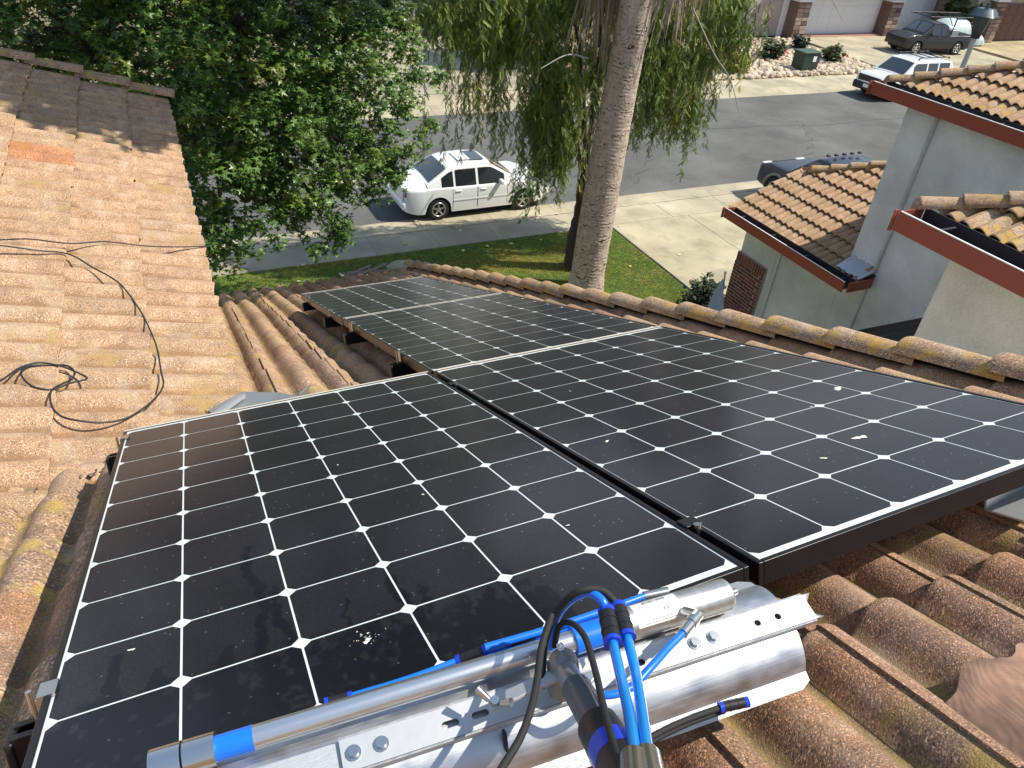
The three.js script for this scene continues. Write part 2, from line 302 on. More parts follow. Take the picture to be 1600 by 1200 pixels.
rakeCaps(leftDeck, -5.0, 0.055, -0.03, 6, M.olive);
// fascia boards and walls
partM(house, 'fascia_board', box(3.9, 0.17, 0.03, 0.4, -0.33, -5.90), M.fasciaRed, Fm);
partM(house, 'fascia_board', box(6.1, 0.15, 0.03, -1.85, -0.18, 0.02), M.fasciaRed, Fl);
partM(house, 'rake_board', box(0.03, 0.17, 8.75, 2.545, -0.32, -1.45), M.fasciaRed, Fm);
part(house, 'wall', metreUV(box(3.9, -2.75 - G, 9, 0.25, (-2.75 - G) / 2, -0.5)), M.cream);
part(house, 'wall', metreUV(box(2.2, 2.15, 4.4, -1.2, -2.75 - G + 1.08, -2.6)), M.cream);
partM(house, 'rake_batten', box(0.03, 0.13, 8.75, 2.565, -0.165, -1.45), M.felt, Fm);
// eave drip edge on the far eave
partM(house, 'drip_edge', box(3.9, 0.012, 0.05, 0.4, -0.205, -5.965), M.galv, Fm);
// bent galvanised flashing where the valley starts
{
  const P = [[0.22, -0.125, -0.62], [0.36, -0.105, -0.74], [0.50, -0.125, -0.68], [0.60, -0.135, -0.52], [0.56, -0.14, -0.2], [0.28, -0.14, -0.16]];
  const g = new THREE.BufferGeometry(); const q = [];
  const tri = (a, b, c) => q.push(...P[a], ...P[b], ...P[c]); tri(0, 1, 5); tri(1, 2, 5); tri(2, 4, 5); tri(2, 3, 4);
  g.setAttribute('position', new THREE.Float32BufferAttribute(q, 3)); g.computeVertexNormals();
  const fl = partM(house, 'valley_flashing', g, M.galv, Fm); fl.userData.label = 'bent grey metal flashing at the foot of the valley';
  partM(house, 'flashing_lip', box(0.34, 0.016, 0.024), M.aluPanel, Mx(Fm, T(0.265, -0.105, -0.47), RY(58 * D2R), RZ(0.06)));
  partM(house, 'flashing_lip', box(0.13, 0.05, 0.004), M.galv, Mx(Fm, T(0.575, -0.115, -0.52), RY(64 * D2R), RX(0.5)));
}
// brown mortar patch over the tiles at the lower right
{
  const patchTex = tex(256, (u, v, i, j) => { const k = 0.9 + 0.05 * Math.sin((u * 44 + v * 26 + 14 * fbm(u * 3, v * 3, 3, 3, 5)) * 3.1) * smooth(0.4, 0.7, fbm(u * 5, v * 5, 5, 2, 77)) + 0.5 * (fbm(u * 8, v * 8, 8, 3, 9) - 0.5) + (hash2(i, j, 5) - 0.5) * 0.08; return [k * 0.62, k * 0.48, k * 0.39]; });
  const g = grid(26, 22, (u, v) => { const r = 1 - 0.10 * Math.sin(u * 9 + v * 4); const x = 1.085 + u * 0.25, z = 1.815 + 0.012 * Math.sin(u * 13) + v * 0.26 * r; return [x, -0.208 + 0.012 + 0.060 * Math.pow(Math.sin(Math.PI * (0.12 + 0.76 * u)), 0.8) + 0.010 * (1 - v) + 0.0012 * Math.sin(u * 60 + Math.sin(v * 6) * 3), z]; });
  const o = partM(house, 'mortar_patch', g, std([1, 1, 1], { map: patchTex, bumpMap: patchTex, bumpScale: 0.0025, roughness: 0.7 }), Fm);
  o.userData.label = 'brown combed mortar patch over the tiles';
}
// leaf litter and crumbs lodged in the valley
{
  const g = new THREE.IcosahedronGeometry(0.008, 0), mat = [std([0.09, 0.06, 0.04]), std([0.2, 0.15, 0.1]), std([0.14, 0.11, 0.08])];
  const spots = [[-0.05, 0.035], [-0.17, 0.05], [-0.34, 0.03], [0.17, 0.035]];
  for (const m of mat) {
    const L = [];
    for (let k = 0; k < 46; k++) { const [sx, sr] = spots[Math.min(3, Math.floor(Math.pow(rnd(), 0.8) * 4))], x = sx + (rr(-1, 1) + rr(-1, 1)) * sr, zz = (leftY(sx) + 0.15 / Math.cos(PITCH)) / Math.tan(PITCH) + (rr(-1, 1) + rr(-1, 1)) * 0.03 + (sx - x) * 0.5; L.push(g.clone().scale(rr(0.4, 1.5), rr(0.2, 0.5), rr(0.4, 1.6)).rotateY(rr(0, 6)).rotateZ(rr(-0.8, 0.8)).translate(x, Math.max(leftY(x) - 0.045, mainY(zz) - 0.03) + rr(0, 0.02) - G, zz)); }
    const o = part(house, 'valley_litter', merge(L), m); o.userData.kind = 'stuff';
  }
}

// ------------------------------------------------------------------ black cable on the left roof
{
  const cab = thing('black_cable', 'thin black cable lying in loops on the tan left roof', 'cable', [0.348, -0.4, 0]);
  const L = a => a.map(([x, s], k) => [x, 0.013 + 0.004 * Math.sin(k * 1.9), s]);
  const w1 = [[-1.70, 1.10], [-1.755, 0.907], [-1.819, 0.8], [-1.836, 0.632], [-1.904, 0.482], [-1.931, 0.316], [-1.981, 0.166], [-2.035, 0.007], [-2.05, -0.03]];
  const w2 = [[-1.68, 1.1], [-1.695, 0.902], [-1.709, 0.756], [-1.717, 0.642], [-1.591, 0.533], [-1.49, 0.437], [-1.293, 0.363], [-1.09, 0.322], [-0.92, 0.298], [-0.75, 0.291], [-0.649, 0.289], [-0.55, 0.324], [-0.429, 0.418], [-0.394, 0.489], [-0.389, 0.558], [-0.422, 0.625], [-0.496, 0.657], [-0.567, 0.659], [-0.619, 0.626], [-0.656, 0.599], [-0.701, 0.591], [-0.737, 0.615], [-0.741, 0.677], [-0.724, 0.736], [-0.666, 0.756], [-0.597, 0.719], [-0.583, 0.66], [-0.622, 0.602], [-0.662, 0.549], [-0.699, 0.573], [-0.734, 0.636], [-0.746, 0.707], [-0.722, 0.755], [-0.60, 0.83], [-0.54, 0.95]];
  partM(cab, 'cable_run', tube(L(w1), 0.0036, 90, 8), M.cable, Fl);
  partM(cab, 'cable_run', tube(L(w2), 0.0036, 320, 8), M.cable, Fl);
}

// ------------------------------------------------------------------ solar panels
const PANW = 0.972, PANL = 1.63, CELL = 0.158, CS = 0.1547;
function panelTex(s, wet) { // dust film, specks and, where it was just washed, wet runs
  const n = 768, m = 1280, W = new Float32Array(n * m);
  if (wet) for (let j = 0; j < m; j++) for (let i = 0; i < n; i++) {
    const x = i / n * 0.948, z = j / m * 1.58; let k = 0;
    const wob = 0.006 * (fbm(x * 60, z * 60, 256, 2, 3) - 0.5) * 2;
    for (const [u, a, b, w] of [[0.270, 1.045, 1.5, 0.010], [0.300, 1.225, 1.5, 0.009], [0.478, 1.265, 1.5, 0.010], [0.393, 1.335, 1.45, 0.006], [0.510, 1.36, 1.45, 0.006], [0.075, 1.30, 1.5, 0.014], [0.13, 1.37, 1.5, 0.012], [0.22, 1.37, 1.5, 0.02]]) if (z > a && z < b) k = Math.max(k, smooth(w, w * 0.7, Math.abs(x - u + wob * 1.6 + 0.008 * Math.sin((z - a) * 22)) / (0.6 + 0.4 * smooth(a, a + 0.1, z))));
    const band = 1.43 + 0.05 * (fbm(x * 22, 3, 256, 3, 9) - 0.5) * 2 + 0.012 * x;
    const fr = fbm(x * 90, z * 60, 512, 3, 19);
    if (x < 0.68) k = Math.max(k, smooth(band - 0.02, band + 0.03, z + (fr - 0.5) * 0.1) * smooth(0.32, 0.5, fr + 0.12 * smooth(1.45, 1.55, z)));
    W[j * n + i] = k;
  }
  return tex(n, (u, v, i, j) => {
    const f = hash2(i, j, s), q = hash2(i >> 1, j >> 1, s + 2), b = fbm(u * 5, v * 9, 64, 4, s + 5);
    let c = [0.106, 0.101, 0.116];
    c = mul(c, 0.72 + 0.55 * b); const k = W[j * n + i];
    c = mixc(c, [0.010, 0.022, 0.062], k);
    const sp = (f > 0.994 ? 0.16 : f > 0.88 ? 0.05 : (f - 0.5) * 0.03) * (1 - k * 0.8) + (q > 0.9985 ? 0.35 : 0);
    return [c[0] + sp, c[1] + sp * 0.98, c[2] + sp * 0.92];
  }, { m });
}
const dustA = panelTex(101, true), dustB = panelTex(202, false);
const cellMats = map => [1, 0.93, 1.06].map(k => phys([k, k, k], { map, roughness: 0.7, specularIntensity: 0.3, clearcoat: 0.6, clearcoatRoughness: 0.16, sheen: 0.5, sheenRoughness: 0.55, sheenColor: C3(0.5, 0.5, 0.48) }));
const cellA = cellMats(dustA), cellB = cellMats(dustB);
const backsheet = phys([0.74, 0.77, 0.76], { roughness: 0.5, clearcoat: 0.7, clearcoatRoughness: 0.22, bumpMap: noiseBump, bumpScale: 0.00005 });
function cellGeo(x, z) { // chamfered square cell, uv over the whole panel
  const h = CS / 2, c = 0.0120, s = new THREE.Shape([[-h + c, -h], [h - c, -h], [h, -h + c], [h, h - c], [h - c, h], [-h + c, h], [-h, h - c], [-h, -h + c]].map(p => new THREE.Vector2(...p)));
  const g = new THREE.ShapeGeometry(s).rotateX(-Math.PI / 2), p = g.attributes.position, u = g.attributes.uv;
  for (let i = 0; i < p.count; i++) u.setXY(i, (x + p.getX(i)) / 0.948, (z + p.getZ(i)) / 1.58);
  return g;
}
function solarPanel(u0, w0, h, label, mats) { // u0,w0 = corner of the first cell
  const base = V(u0 + 0.474, h - 0.04, w0 + 0.79).applyMatrix4(Fm);
  const o = thing('solar_panel', label, 'solar panel', [base.x, base.y, base.z], 'solar panels mounted on the main roof');
  o.rotation.x = -PITCH;
  const x0 = -0.474, z0 = -0.79, y = 0.04, hw = PANW / 2, hl = PANL / 2;
  part(o, 'back_sheet', box(PANW - 0.012, 0.004, PANL - 0.012, 0, y - 0.0045, 0), backsheet);
  const fr = part(o, 'frame', merge([
    rbox(0.010, 0.04, PANL, 0.0015, -hw + 0.005, y - 0.0195, 0), rbox(0.010, 0.04, PANL, 0.0015, hw - 0.005, y - 0.0195, 0),
    rbox(PANW - 0.021, 0.04, 0.010, 0.0015, 0, y - 0.0195, -hl + 0.005), rbox(PANW - 0.021, 0.04, 0.010, 0.0015, 0, y - 0.0195, hl - 0.005),
    box(0.03, 0.003, PANL - 0.03, -hw + 0.026, 0.0015, 0), box(0.03, 0.003, PANL - 0.03, hw - 0.026, 0.0015, 0)]), M.frameBlack);
  part(o, 'frame_lip', merge([box(PANW - 0.004, 0.0012, 0.010, 0, y + 0.0012, -hl + 0.006), box(PANW - 0.004, 0.03, 0.0012, 0, y - 0.016, -hl - 0.0006)]), creamLip).userData.label = 'pale cream lip along the downhill edge';
  fr.userData.label = 'black anodised aluminium frame';
  for (let j = 0; j < 10; j++) for (let i = 0; i < 6; i++) { const x = (i + 0.5) * CELL, z = (j + 0.5) * CELL; part(o, 'solar_cell', cellGeo(x, z), pick(mats), [x0 + x, y - 0.00215, z0 + z], [rr(-0.0006, 0.0006), rr(-0.002, 0.002), rr(-0.0006, 0.0006)]); }
  return o;
}
const panA = solarPanel(0, 0, 0, 'nearest left solar panel, wet streaks on its glass, beside the metal brush', cellA);
const panB = solarPanel(0.989, 0.002, 0.0, 'large right foreground solar panel with white bird droppings on it', cellB);
const panC = solarPanel(0.985, -1.632, -0.002, 'middle solar panel of the downhill row, beyond the cream seam', cellB);
const panD = solarPanel(0.982, -3.262, -0.008, 'farthest small-looking solar panel, nearest to the lawn', cellB);
// bird droppings
function blobGeo(r, n, s) { const P = [[0, 0.0012, 0]]; const q = []; for (let i = 0; i <= 14; i++) { const a = i / 14 * 2 * Math.PI, k = r * (0.75 + 0.35 * Math.sin(a * 2 + s) + 0.2 * Math.sin(a * 5 + s * 3)); P.push([Math.cos(a) * k * 1.3, 0.0002, Math.sin(a) * k]); } for (let i = 1; i < 15; i++) q.push(...P[0], ...P[i + 1], ...P[i]); const g = new THREE.BufferGeometry(); g.setAttribute('position', new THREE.Float32BufferAttribute(q, 3)); g.computeVertexNormals(); return g; }
const dropMat = std([0.72, 0.70, 0.60], { roughness: 0.9 });
for (const [p, u0, u, w, r] of [[panB, 0.989, 1.76, 1.035, 0.014], [panB, 0.989, 1.515, 1.318, 0.013], [panB, 0.989, 1.37, 1.357, 0.006], [panB, 0.989, 1.081, 0.989, 0.006], [panA, 0, 0.40, 1.470, 0.006], [panA, 0, 0.405, 1.452, 0.0016], [panA, 0, 0.392, 1.44, 0.0012], [panA, 0, 0.09, 1.30, 0.004], [panA, 0, 0.62, 1.02, 0.003], [panA, 0, 0.50, 0.72, 0.0025], [panA, 0, 0.80, 1.32, 0.003], [panB, 0.989, 1.60, 1.10, 0.003], [panB, 0.989, 1.22, 0.55, 0.003]])
  part(p, 'bird_dropping', blobGeo(r, 14, u * 9), dropMat, [u - u0 - 0.474, 0.0385, w - 0.79]);
for (let k = 0; k < 26; k++) part(panA, 'bird_dropping', blobGeo(rr(0.0003, 0.0011), 14, k), dropMat, [0.40 + rr(-1, 1) * rr(0, 0.035) - 0.474, 0.0385, 1.465 + rr(-1, 1) * rr(0, 0.02) - 0.79]);

// ------------------------------------------------------------------ mounting rails, clamps
function rail(w, u0, u1, label) {
  const b = V(u0, -0.105, w).applyMatrix4(Fm), o = thing('mounting_rail', label, 'rail', [b.x, b.y, b.z], 'rails under the solar panels');
  o.rotation.x = -PITCH;
  part(o, 'rail_bar', merge([box(u1 - u0, 0.006, 0.04, (u1 - u0) / 2, 0.003, 0), box(u1 - u0, 0.05, 0.006, (u1 - u0) / 2, 0.031, -0.017), box(u1 - u0, 0.05, 0.006, (u1 - u0) / 2, 0.031, 0.017), box(u1 - u0, 0.005, 0.012, (u1 - u0) / 2, 0.0585, -0.014), box(u1 - u0, 0.005, 0.012, (u1 - u0) / 2, 0.0585, 0.014)]), M.frameBlack);
  part(o, 'end_cap', rbox(0.012, 0.056, 0.046, 0.004, -0.003, 0.03, 0), M.black);
  part(o, 'end_clamp', merge([box(0.012, 0.044, 0.035, 0.045, 0.083, 0), box(0.022, 0.004, 0.035, 0.052, 0.1068, 0)]), M.steel);
  part(o, 'clamp_bolt', rod([0.03, 0.06, 0], [0.03, 0.112, 0], 0.004), M.steel);
  for (const x of [0.15, (u1 - u0) * 0.5, (u1 - u0) - 0.15]) part(o, 'standoff_foot', merge([rod([x, -0.11, 0.02], [x, 0.005, 0.02], 0.012), box(0.08, 0.012, 0.08, x, -0.10, 0.02)]), M.galv);
  return o;
}
rail(0.06, -0.055, 2.0, 'black rail whose end shows at the upper left corner of the near panel');
rail(1.345, -0.06, 2.0, 'black rail with a metal clamp at the lower left corner of the near panel');
rail(-0.45, 0.93, 2.0, 'black rail end under the middle panel, nearest of the four stubs');
rail(-1.40, 0.93, 2.0, 'black rail end under the middle panel, second of the four stubs');
rail(-2.08, 0.94, 2.0, 'black rail end under the far panel, third of the four stubs');
rail(-3.02, 0.945, 2.0, 'black rail end under the far panel, farthest of the four stubs');
for (const [u, w, lab] of [[0.975, 1.45, 'metal mid clamp between the two near panels, close to the brush'], [0.975, 0.22, 'metal mid clamp between the two near panels, far end of the gap']]) {
  const b = V(u, -0.045, w).applyMatrix4(Fm), o = thing('mid_clamp', lab, 'clamp', [b.x, b.y, b.z], 'clamps in the gap between the near panels'); o.rotation.x = -PITCH;
  part(o, 'clamp_body', box(0.012, 0.046, 0.04, 0, 0.022, 0), M.black); part(o, 'clamp_plate', rbox(0.034, 0.004, 0.03, 0.0015, 0, 0.0475, -0.01), M.black); part(o, 'clamp_bolt', rod([0, 0.046, 0.012], [0, 0.053, 0.012], 0.007), M.steel);
}
// grey conduit and junction flashing below the right edge of the near right panel
{
  const b = V(1.60, -0.15, 1.62).applyMatrix4(Fm), o = thing('metal_channel', 'grey metal channel poking out under the right panel at the frame edge', 'channel', [b.x, b.y, b.z]); o.rotation.x = -PITCH;
  part(o, 'channel_base', box(0.4, 0.004, 0.07, 0.25, 0.02, -0.06), M.galv, null, [0, 0.12, 0]); part(o, 'channel_side', box(0.4, 0.02, 0.004, 0.25, 0.032, -0.096), M.galv, null, [0, 0.12, 0]);
}

// ------------------------------------------------------------------ rotating brush for washing panels
const Fd = Mx(Fm, T(0.909, 0, 1.656), RY(-5 * D2R));
{
  const b0 = V(-0.35, -0.07, 0.06).applyMatrix4(Fd);
  const dev = thing('panel_washing_brush', 'aluminium rotary washing brush with motor and blue hoses at the panel edge', 'cleaning brush', [b0.x, b0.y, b0.z]);
  const P = (name, g, m, label) => { const o = partM(dev, name, g, m, Fd); if (label) o.userData.label = label; return o; };
  const S = (par, name, g, m) => { const o = shade(new THREE.Mesh(g, m)); o.name = name; par.add(o); return o; };
  // shroud: bent sheet, flange - arc - flange
  const pr = [[0, 0.020], [0.011, 0.021], [0.0215, 0.022], [0.0225, 0.0225], [0.032, 0.0262], [0.043, 0.0282], [0.055, 0.0280], [0.066, 0.0258], [0.077, 0.0212], [0.089, 0.0135], [0.0995, 0.0052], [0.108, -0.003], [0.1145, -0.0115], [0.1195, -0.022], [0.1222, -0.033], [0.1228, -0.042], [0.1225, -0.049], [0.1232, -0.0495], [0.1300, -0.058], [0.1345, -0.064]];
  const arcs = k => { const d = Math.min(k, pr.length - 1 - k); return k <= 1 || k >= pr.length - 2 ? 0.014 * (1 - d) : 0; };
  const shroud = k0 => grid(2, k0.length - 1, (u, v) => { const k = k0[Math.round(v * (k0.length - 1))], c = arcs(k); const s = u < 0.01 ? -0.705 + c : u > 0.99 ? 0 - c : -0.35; return [s, pr[k][1], pr[k][0]]; }, (u, v, p) => [p[0] * 4, v]);
  const rng = (a, b) => { const r = []; for (let i = a; i <= b; i++) r.push(i); return r; };
  P('shroud', merge([shroud(rng(3, 17))]), M.alu, 'curved bare aluminium shroud over the brush');
  P('shroud_flange', shroud(rng(0, 3)), M.aluPanel); P('shroud_flange', shroud(rng(17, 19)), M.aluPanel);
  P('brush_roller', rod([-0.69, -0.032, 0.062], [-0.012, -0.032, 0.062], 0.05, 0.05, 20), M.rubber);
  // perforated channel along the shroud
  const Rail = Mx(Fd, T(0, 0.0225, 0.0965), RX(33 * D2R));
  const slot = (x, z, w, h) => { const p = new THREE.Path(); p.absarc(x - w / 2 + h / 2, z, h / 2, Math.PI / 2, -Math.PI / 2, false); p.absarc(x + w / 2 - h / 2, z, h / 2, -Math.PI / 2, Math.PI / 2, false); return p; };
  const web = (s0, s1, holes) => { const sh = new THREE.Shape([[s0, -0.017], [s1, -0.017], [s1, 0.017], [s0, 0.017]].map(p => new THREE.Vector2(...p))); for (const h of holes) sh.holes.push(slot(...h)); return new THREE.ExtrudeGeometry(sh, { depth: 0.0025, bevelEnabled: false, curveSegments: 8 }).rotateX(Math.PI / 2); };
  const ch = partM(dev, 'perforated_channel', merge([web(-0.58, 0.028, [[-0.053, 0, 0.009, 0.008], [-0.022, 0, 0.009, 0.008], [-0.225, 0.002, 0.018, 0.008], [-0.46, 0.002, 0.02, 0.008], [-0.425, 0.002, 0.02, 0.008]]), box(0.606, 0.010, 0.0022, -0.276, -0.006, 0.0185), box(0.606, 0.010, 0.0022, -0.276, -0.006, -0.0185)]), M.aluPanel, Rail);
  partM(dev, 'lower_channel', merge([box(0.26, 0.0025, 0.034, -0.66, -0.0065, 0), box(0.26, 0.010, 0.0022, -0.66, -0.010, 0.0182)]), M.aluPanel, Rail);
  const end = partM(dev, 'channel_end', grid(8, 4, (u, v) => [0.028 + 0.012 * v * Math.abs(u - 0.5) * 2, -0.001 - 0.012 * v * Math.sin(u * Math.PI), -0.017 + u * 0.034]), M.aluPanel, Rail);
  for (const s of [-0.119, -0.146, -0.537, -0.567, -0.29]) { const bo = partM(dev, 'hex_bolt', new THREE.CylinderGeometry(0.0058, 0.0058, 0.005, 6).translate(s, 0.003, 0), M.steel, Rail); S(bo, 'washer', new THREE.CylinderGeometry(0.0085, 0.0085, 0.0012, 16).translate(s, 0.0006, 0), M.steel); }
  // motor
  const ax = (s) => [s, 0.050, 0.060];
  const mo = P('motor', (() => { const prf = [[0, -0.235], [0.0185, -0.235], [0.0208, -0.233], [0.021, -0.23], [0.021, -0.077], [0.0205, -0.074], [0.0185, -0.072], [0, -0.072]].map(p => new THREE.Vector2(...p)); return new THREE.LatheGeometry(prf, 40).rotateZ(-Math.PI / 2).translate(0, 0.050, 0.060); })(), phys([0.66, 0.64, 0.58], { metalness: 1, roughness: 0.9, roughnessMap: brushedRough }), 'stainless cylindrical motor with a printed label');
  S(mo, 'end_fitting', merge([rod([-0.073, 0.050, 0.060], [-0.066, 0.050, 0.060], 0.010, 0.008, 16), rod([-0.067, 0.050, 0.060], [-0.058, 0.050, 0.060], 0.006, 0.004, 12)]), M.steel);
  // printed label on the motor
  const cv = document.createElement('canvas'); cv.width = 512; cv.height = 300; const cx = cv.getContext('2d');
  cx.fillStyle = '#e4e4de'; cx.fillRect(0, 0, 512, 300); cx.fillStyle = '#222';
  let bx = 130; while (bx < 400) { const w = 2 + Math.floor(rnd() * 6); cx.fillRect(bx, 14, w, 44); bx += w + 2 + Math.floor(rnd() * 5); }
  cx.fillStyle = '#555'; for (const [x, y, w] of [[20, 88, 90], [20, 116, 250], [20, 152, 130], [20, 184, 160], [150, 244, 230], [60, 272, 400]]) { let q = x; while (q < x + w) { const l = 4 + rnd() * 14; cx.fillRect(q, y + (rnd() < 0.3 ? 1 : 0), l, 7); q += l + 4; } }
  cx.fillStyle = '#222'; cx.font = 'bold 62px sans-serif'; cx.fillText('CE', 318, 200);
  const lt = new THREE.CanvasTexture(cv); lt.colorSpace = THREE.SRGBColorSpace; lt.flipY = true;
  S(mo, 'motor_label', grid(4, 16, (u, v) => { const a = (80 - 96 * v) * D2R, r = 0.02125; return [-0.212 + 0.062 * u, 0.050 + Math.cos(a) * r, 0.060 + Math.sin(a) * r]; }, (u, v) => [u, v]), phys([1, 1, 1], { map: lt, roughness: 0.3, clearcoat: 0.6 }));
  // support tube with blue sleeves and collar
  P('support_tube', rod(ax(-0.70), ax(-0.235), 0.0128, 0.0128, 32), M.aluTube, 'round aluminium tube in line with the motor');
  P('tube_sleeve', rod(ax(-0.702), ax(-0.664), 0.0134, 0.0134, 32), M.blueHose); P('tube_sleeve', rod(ax(-0.292), ax(-0.25), 0.0172, 0.0172, 32), M.blueHose);
  P('end_collar', merge([rod(ax(-0.765), ax(-0.735), 0.0185, 0.0185, 32), rod(ax(-0.733), ax(-0.702), 0.0180, 0.0180, 32)]), M.steel, 'two ring steel collar at the left end of the tube');
  P('collar_base', box(0.05, 0.05, 0.03, -0.735, 0.02, 0.06), M.galv);
  // hoses
  const H = { blueArch: [[-0.325, 0.06, 0.074], [-0.321, 0.095, 0.081], [-0.31, 0.13, 0.1], [-0.29, 0.145, 0.114], [-0.281, 0.142, 0.131], [-0.279, 0.13, 0.139]], clearA: [[-0.292, 0.122, 0.177], [-0.311, 0.122, 0.233], [-0.336, 0.135, 0.3], [-0.36, 0.15, 0.355], [-0.378, 0.165, 0.394]], blackArch: [[-0.36, 0.055, 0.129], [-0.337, 0.085, 0.091], [-0.321, 0.125, 0.1], [-0.3, 0.15, 0.115], [-0.277, 0.148, 0.121], [-0.267, 0.138, 0.131], [-0.264, 0.13, 0.136]], clearB: [[-0.273, 0.12, 0.172], [-0.292, 0.118, 0.226], [-0.319, 0.13, 0.289], [-0.347, 0.145, 0.351], [-0.367, 0.16, 0.393]], blackLoop: [[-0.326, 0.07, 0.087], [-0.32, 0.1, 0.095], [-0.314, 0.115, 0.116], [-0.312, 0.118, 0.147], [-0.324, 0.115, 0.2], [-0.345, 0.125, 0.265], [-0.367, 0.145, 0.334], [-0.381, 0.165, 0.389]], blackDown: [[-0.329, 0.12, 0.098], [-0.352, 0.1, 0.121], [-0.374, 0.09, 0.161], [-0.393, 0.085, 0.192], [-0.415, 0.08, 0.219], [-0.44, 0.075, 0.24], [-0.47, 0.07, 0.27], [-0.52, 0.03, 0.34]], backL: [[-0.561, 0.042, 0.029], [-0.49, 0.044, 0.031], [-0.427, 0.046, 0.027]], backT: [[-0.398, 0.062, 0.04], [-0.321, 0.06, 0.038], [-0.24, 0.06, 0.034], [-0.173, 0.06, 0.028]], backB: [[-0.397, 0.048, 0.03], [-0.365, 0.048, 0.029]], backB2: [[-0.329, 0.05, 0.032], [-0.276, 0.05, 0.034], [-0.24, 0.05, 0.032]], feed: [[-0.176, 0.06, 0.12], [-0.201, 0.058, 0.132], [-0.239, 0.055, 0.153], [-0.27, 0.05, 0.166], [-0.297, 0.05, 0.166], [-0.319, 0.055, 0.155]], cable: [[-0.146, -0.03, 0.152], [-0.189, -0.028, 0.154], [-0.225, -0.028, 0.157], [-0.261, -0.03, 0.162], [-0.299, -0.03, 0.173], [-0.327, -0.03, 0.185], [-0.40, -0.04, 0.22]] };
  for (const [k, r, m] of [['blueArch', 0.0050, M.blueHose], ['clearA', 0.0054, M.blueClear], ['blackArch', 0.0042, M.rubber], ['clearB', 0.0054, M.blueClear], ['blackLoop', 0.0035, M.rubber], ['blackDown', 0.0040, M.rubber], ['backL', 0.0042, M.blueHose], ['backT', 0.0046, M.blueHose], ['backB', 0.0042, M.blueHose], ['backB2', 0.0042, M.blueHose], ['feed', 0.0046, M.blueHose], ['cable', 0.0036, M.rubber]]) P(m === M.rubber ? 'black_hose' : 'blue_hose', tube(H[k], r, 60, 14), m);
  P('black_hose', tube(H.cable.map(p => [p[0] + 0.004, p[1] - 0.008, p[2] - 0.002]), 0.0034, 50, 10), M.rubber);
  // push-in couplings: black body with blue release collars
  const coupling = (a, b, r) => {
    const A = V(...a), B = V(...b), d = B.clone().sub(A).normalize(), at = (t) => A.clone().lerp(B, t).toArray(), c = P('hose_coupling', merge([rod(at(0.06), at(0.94), r, r, 20), rod(at(0.28), at(0.34), r * 1.06, r * 1.06, 20), rod(at(0.64), at(0.70), r * 1.06, r * 1.06, 20)]), M.black);
    const e = 0.0035, ring = (p, q) => S(c, 'release_collar', rod(p, q, r * 1.04, r * 1.0, 20), M.blueCap);
    ring(A.clone().addScaledVector(d, -e).toArray(), at(0.05)); ring(B.clone().addScaledVector(d, e).toArray(), at(0.95));
    return c;
  };
  coupling([-0.279, 0.13, 0.139], [-0.292, 0.122, 0.177], 0.0098); coupling([-0.264, 0.13, 0.136], [-0.273, 0.12, 0.172], 0.0092);
  coupling([-0.585, 0.042, 0.028], [-0.561, 0.042, 0.029], 0.0062); coupling([-0.427, 0.046, 0.027], [-0.397, 0.055, 0.035], 0.0066); coupling([-0.365, 0.048, 0.029], [-0.33, 0.05, 0.033], 0.0062);
  const cc = coupling([-0.146, -0.03, 0.152], [-0.117, -0.03, 0.157], 0.0062);
  P('hose_coupling', merge([rod([-0.362, 0.152, 0.358], [-0.40, 0.18, 0.44], 0.012, 0.012, 18), rod([-0.349, 0.147, 0.354], [-0.385, 0.175, 0.44], 0.011, 0.011, 18)]), M.steel);
  // elbow fittings on the motor
  P('elbow_fitting', merge([rod([-0.148, 0.058, 0.080], [-0.144, 0.063, 0.100], 0.0072, 0.0072, 18), rod([-0.140, 0.062, 0.098], [-0.176, 0.060, 0.120], 0.0068, 0.0066, 18), rod([-0.150, 0.062, 0.104], [-0.158, 0.0615, 0.109], 0.0078, 0.0078, 18)]), M.steel);
  P('elbow_fitting', rod([-0.176, 0.059, 0.027], [-0.142, 0.058, 0.030], 0.0062, 0.0062, 16), M.steel);
  // tilting joint and handle pole
  const jt = P('tilt_joint', merge([rod([-0.329, 0.030, 0.110], [-0.329, 0.072, 0.122], 0.0175, 0.0165, 28), new THREE.SphereGeometry(0.0166, 28, 14).translate(-0.329, 0.072, 0.122)]), phys([0.22, 0.22, 0.21], { metalness: 0.4, roughness: 0.4 }), 'grey swivel joint that holds the handle');
  S(jt, 'joint_ring', new THREE.TorusGeometry(0.0170, 0.0012, 8, 32).rotateX(Math.PI / 2 + 0.28).translate(-0.329, 0.064, 0.1195), M.rubber);
  S(jt, 'joint_pin', merge([rod([-0.329, 0.086, 0.119], [-0.330, 0.094, 0.118], 0.004), rod([-0.31, 0.065, 0.128], [-0.302, 0.066, 0.130], 0.009, 0.008, 6)]), M.white);
  const q = [[-0.329, 0.066, 0.122], [-0.338, 0.083, 0.185], [-0.345, 0.094, 0.235], [-0.352, 0.106, 0.285], [-0.36, 0.121, 0.325], [-0.40, 0.19, 0.50]];
  P('handle_pole', merge([rod(q[0], q[1], 0.0135, 0.0135, 12), rod(q[1], q[2], 0.0135, 0.0135, 12)]), M.poleAlu); P('pole_sleeve', merge([rod([-0.3375, 0.082, 0.180], q[2], 0.0160, 0.0160, 28), rod(q[2], [-0.349, 0.101, 0.262], 0.0160, 0.0160, 28)]), M.greyPole);
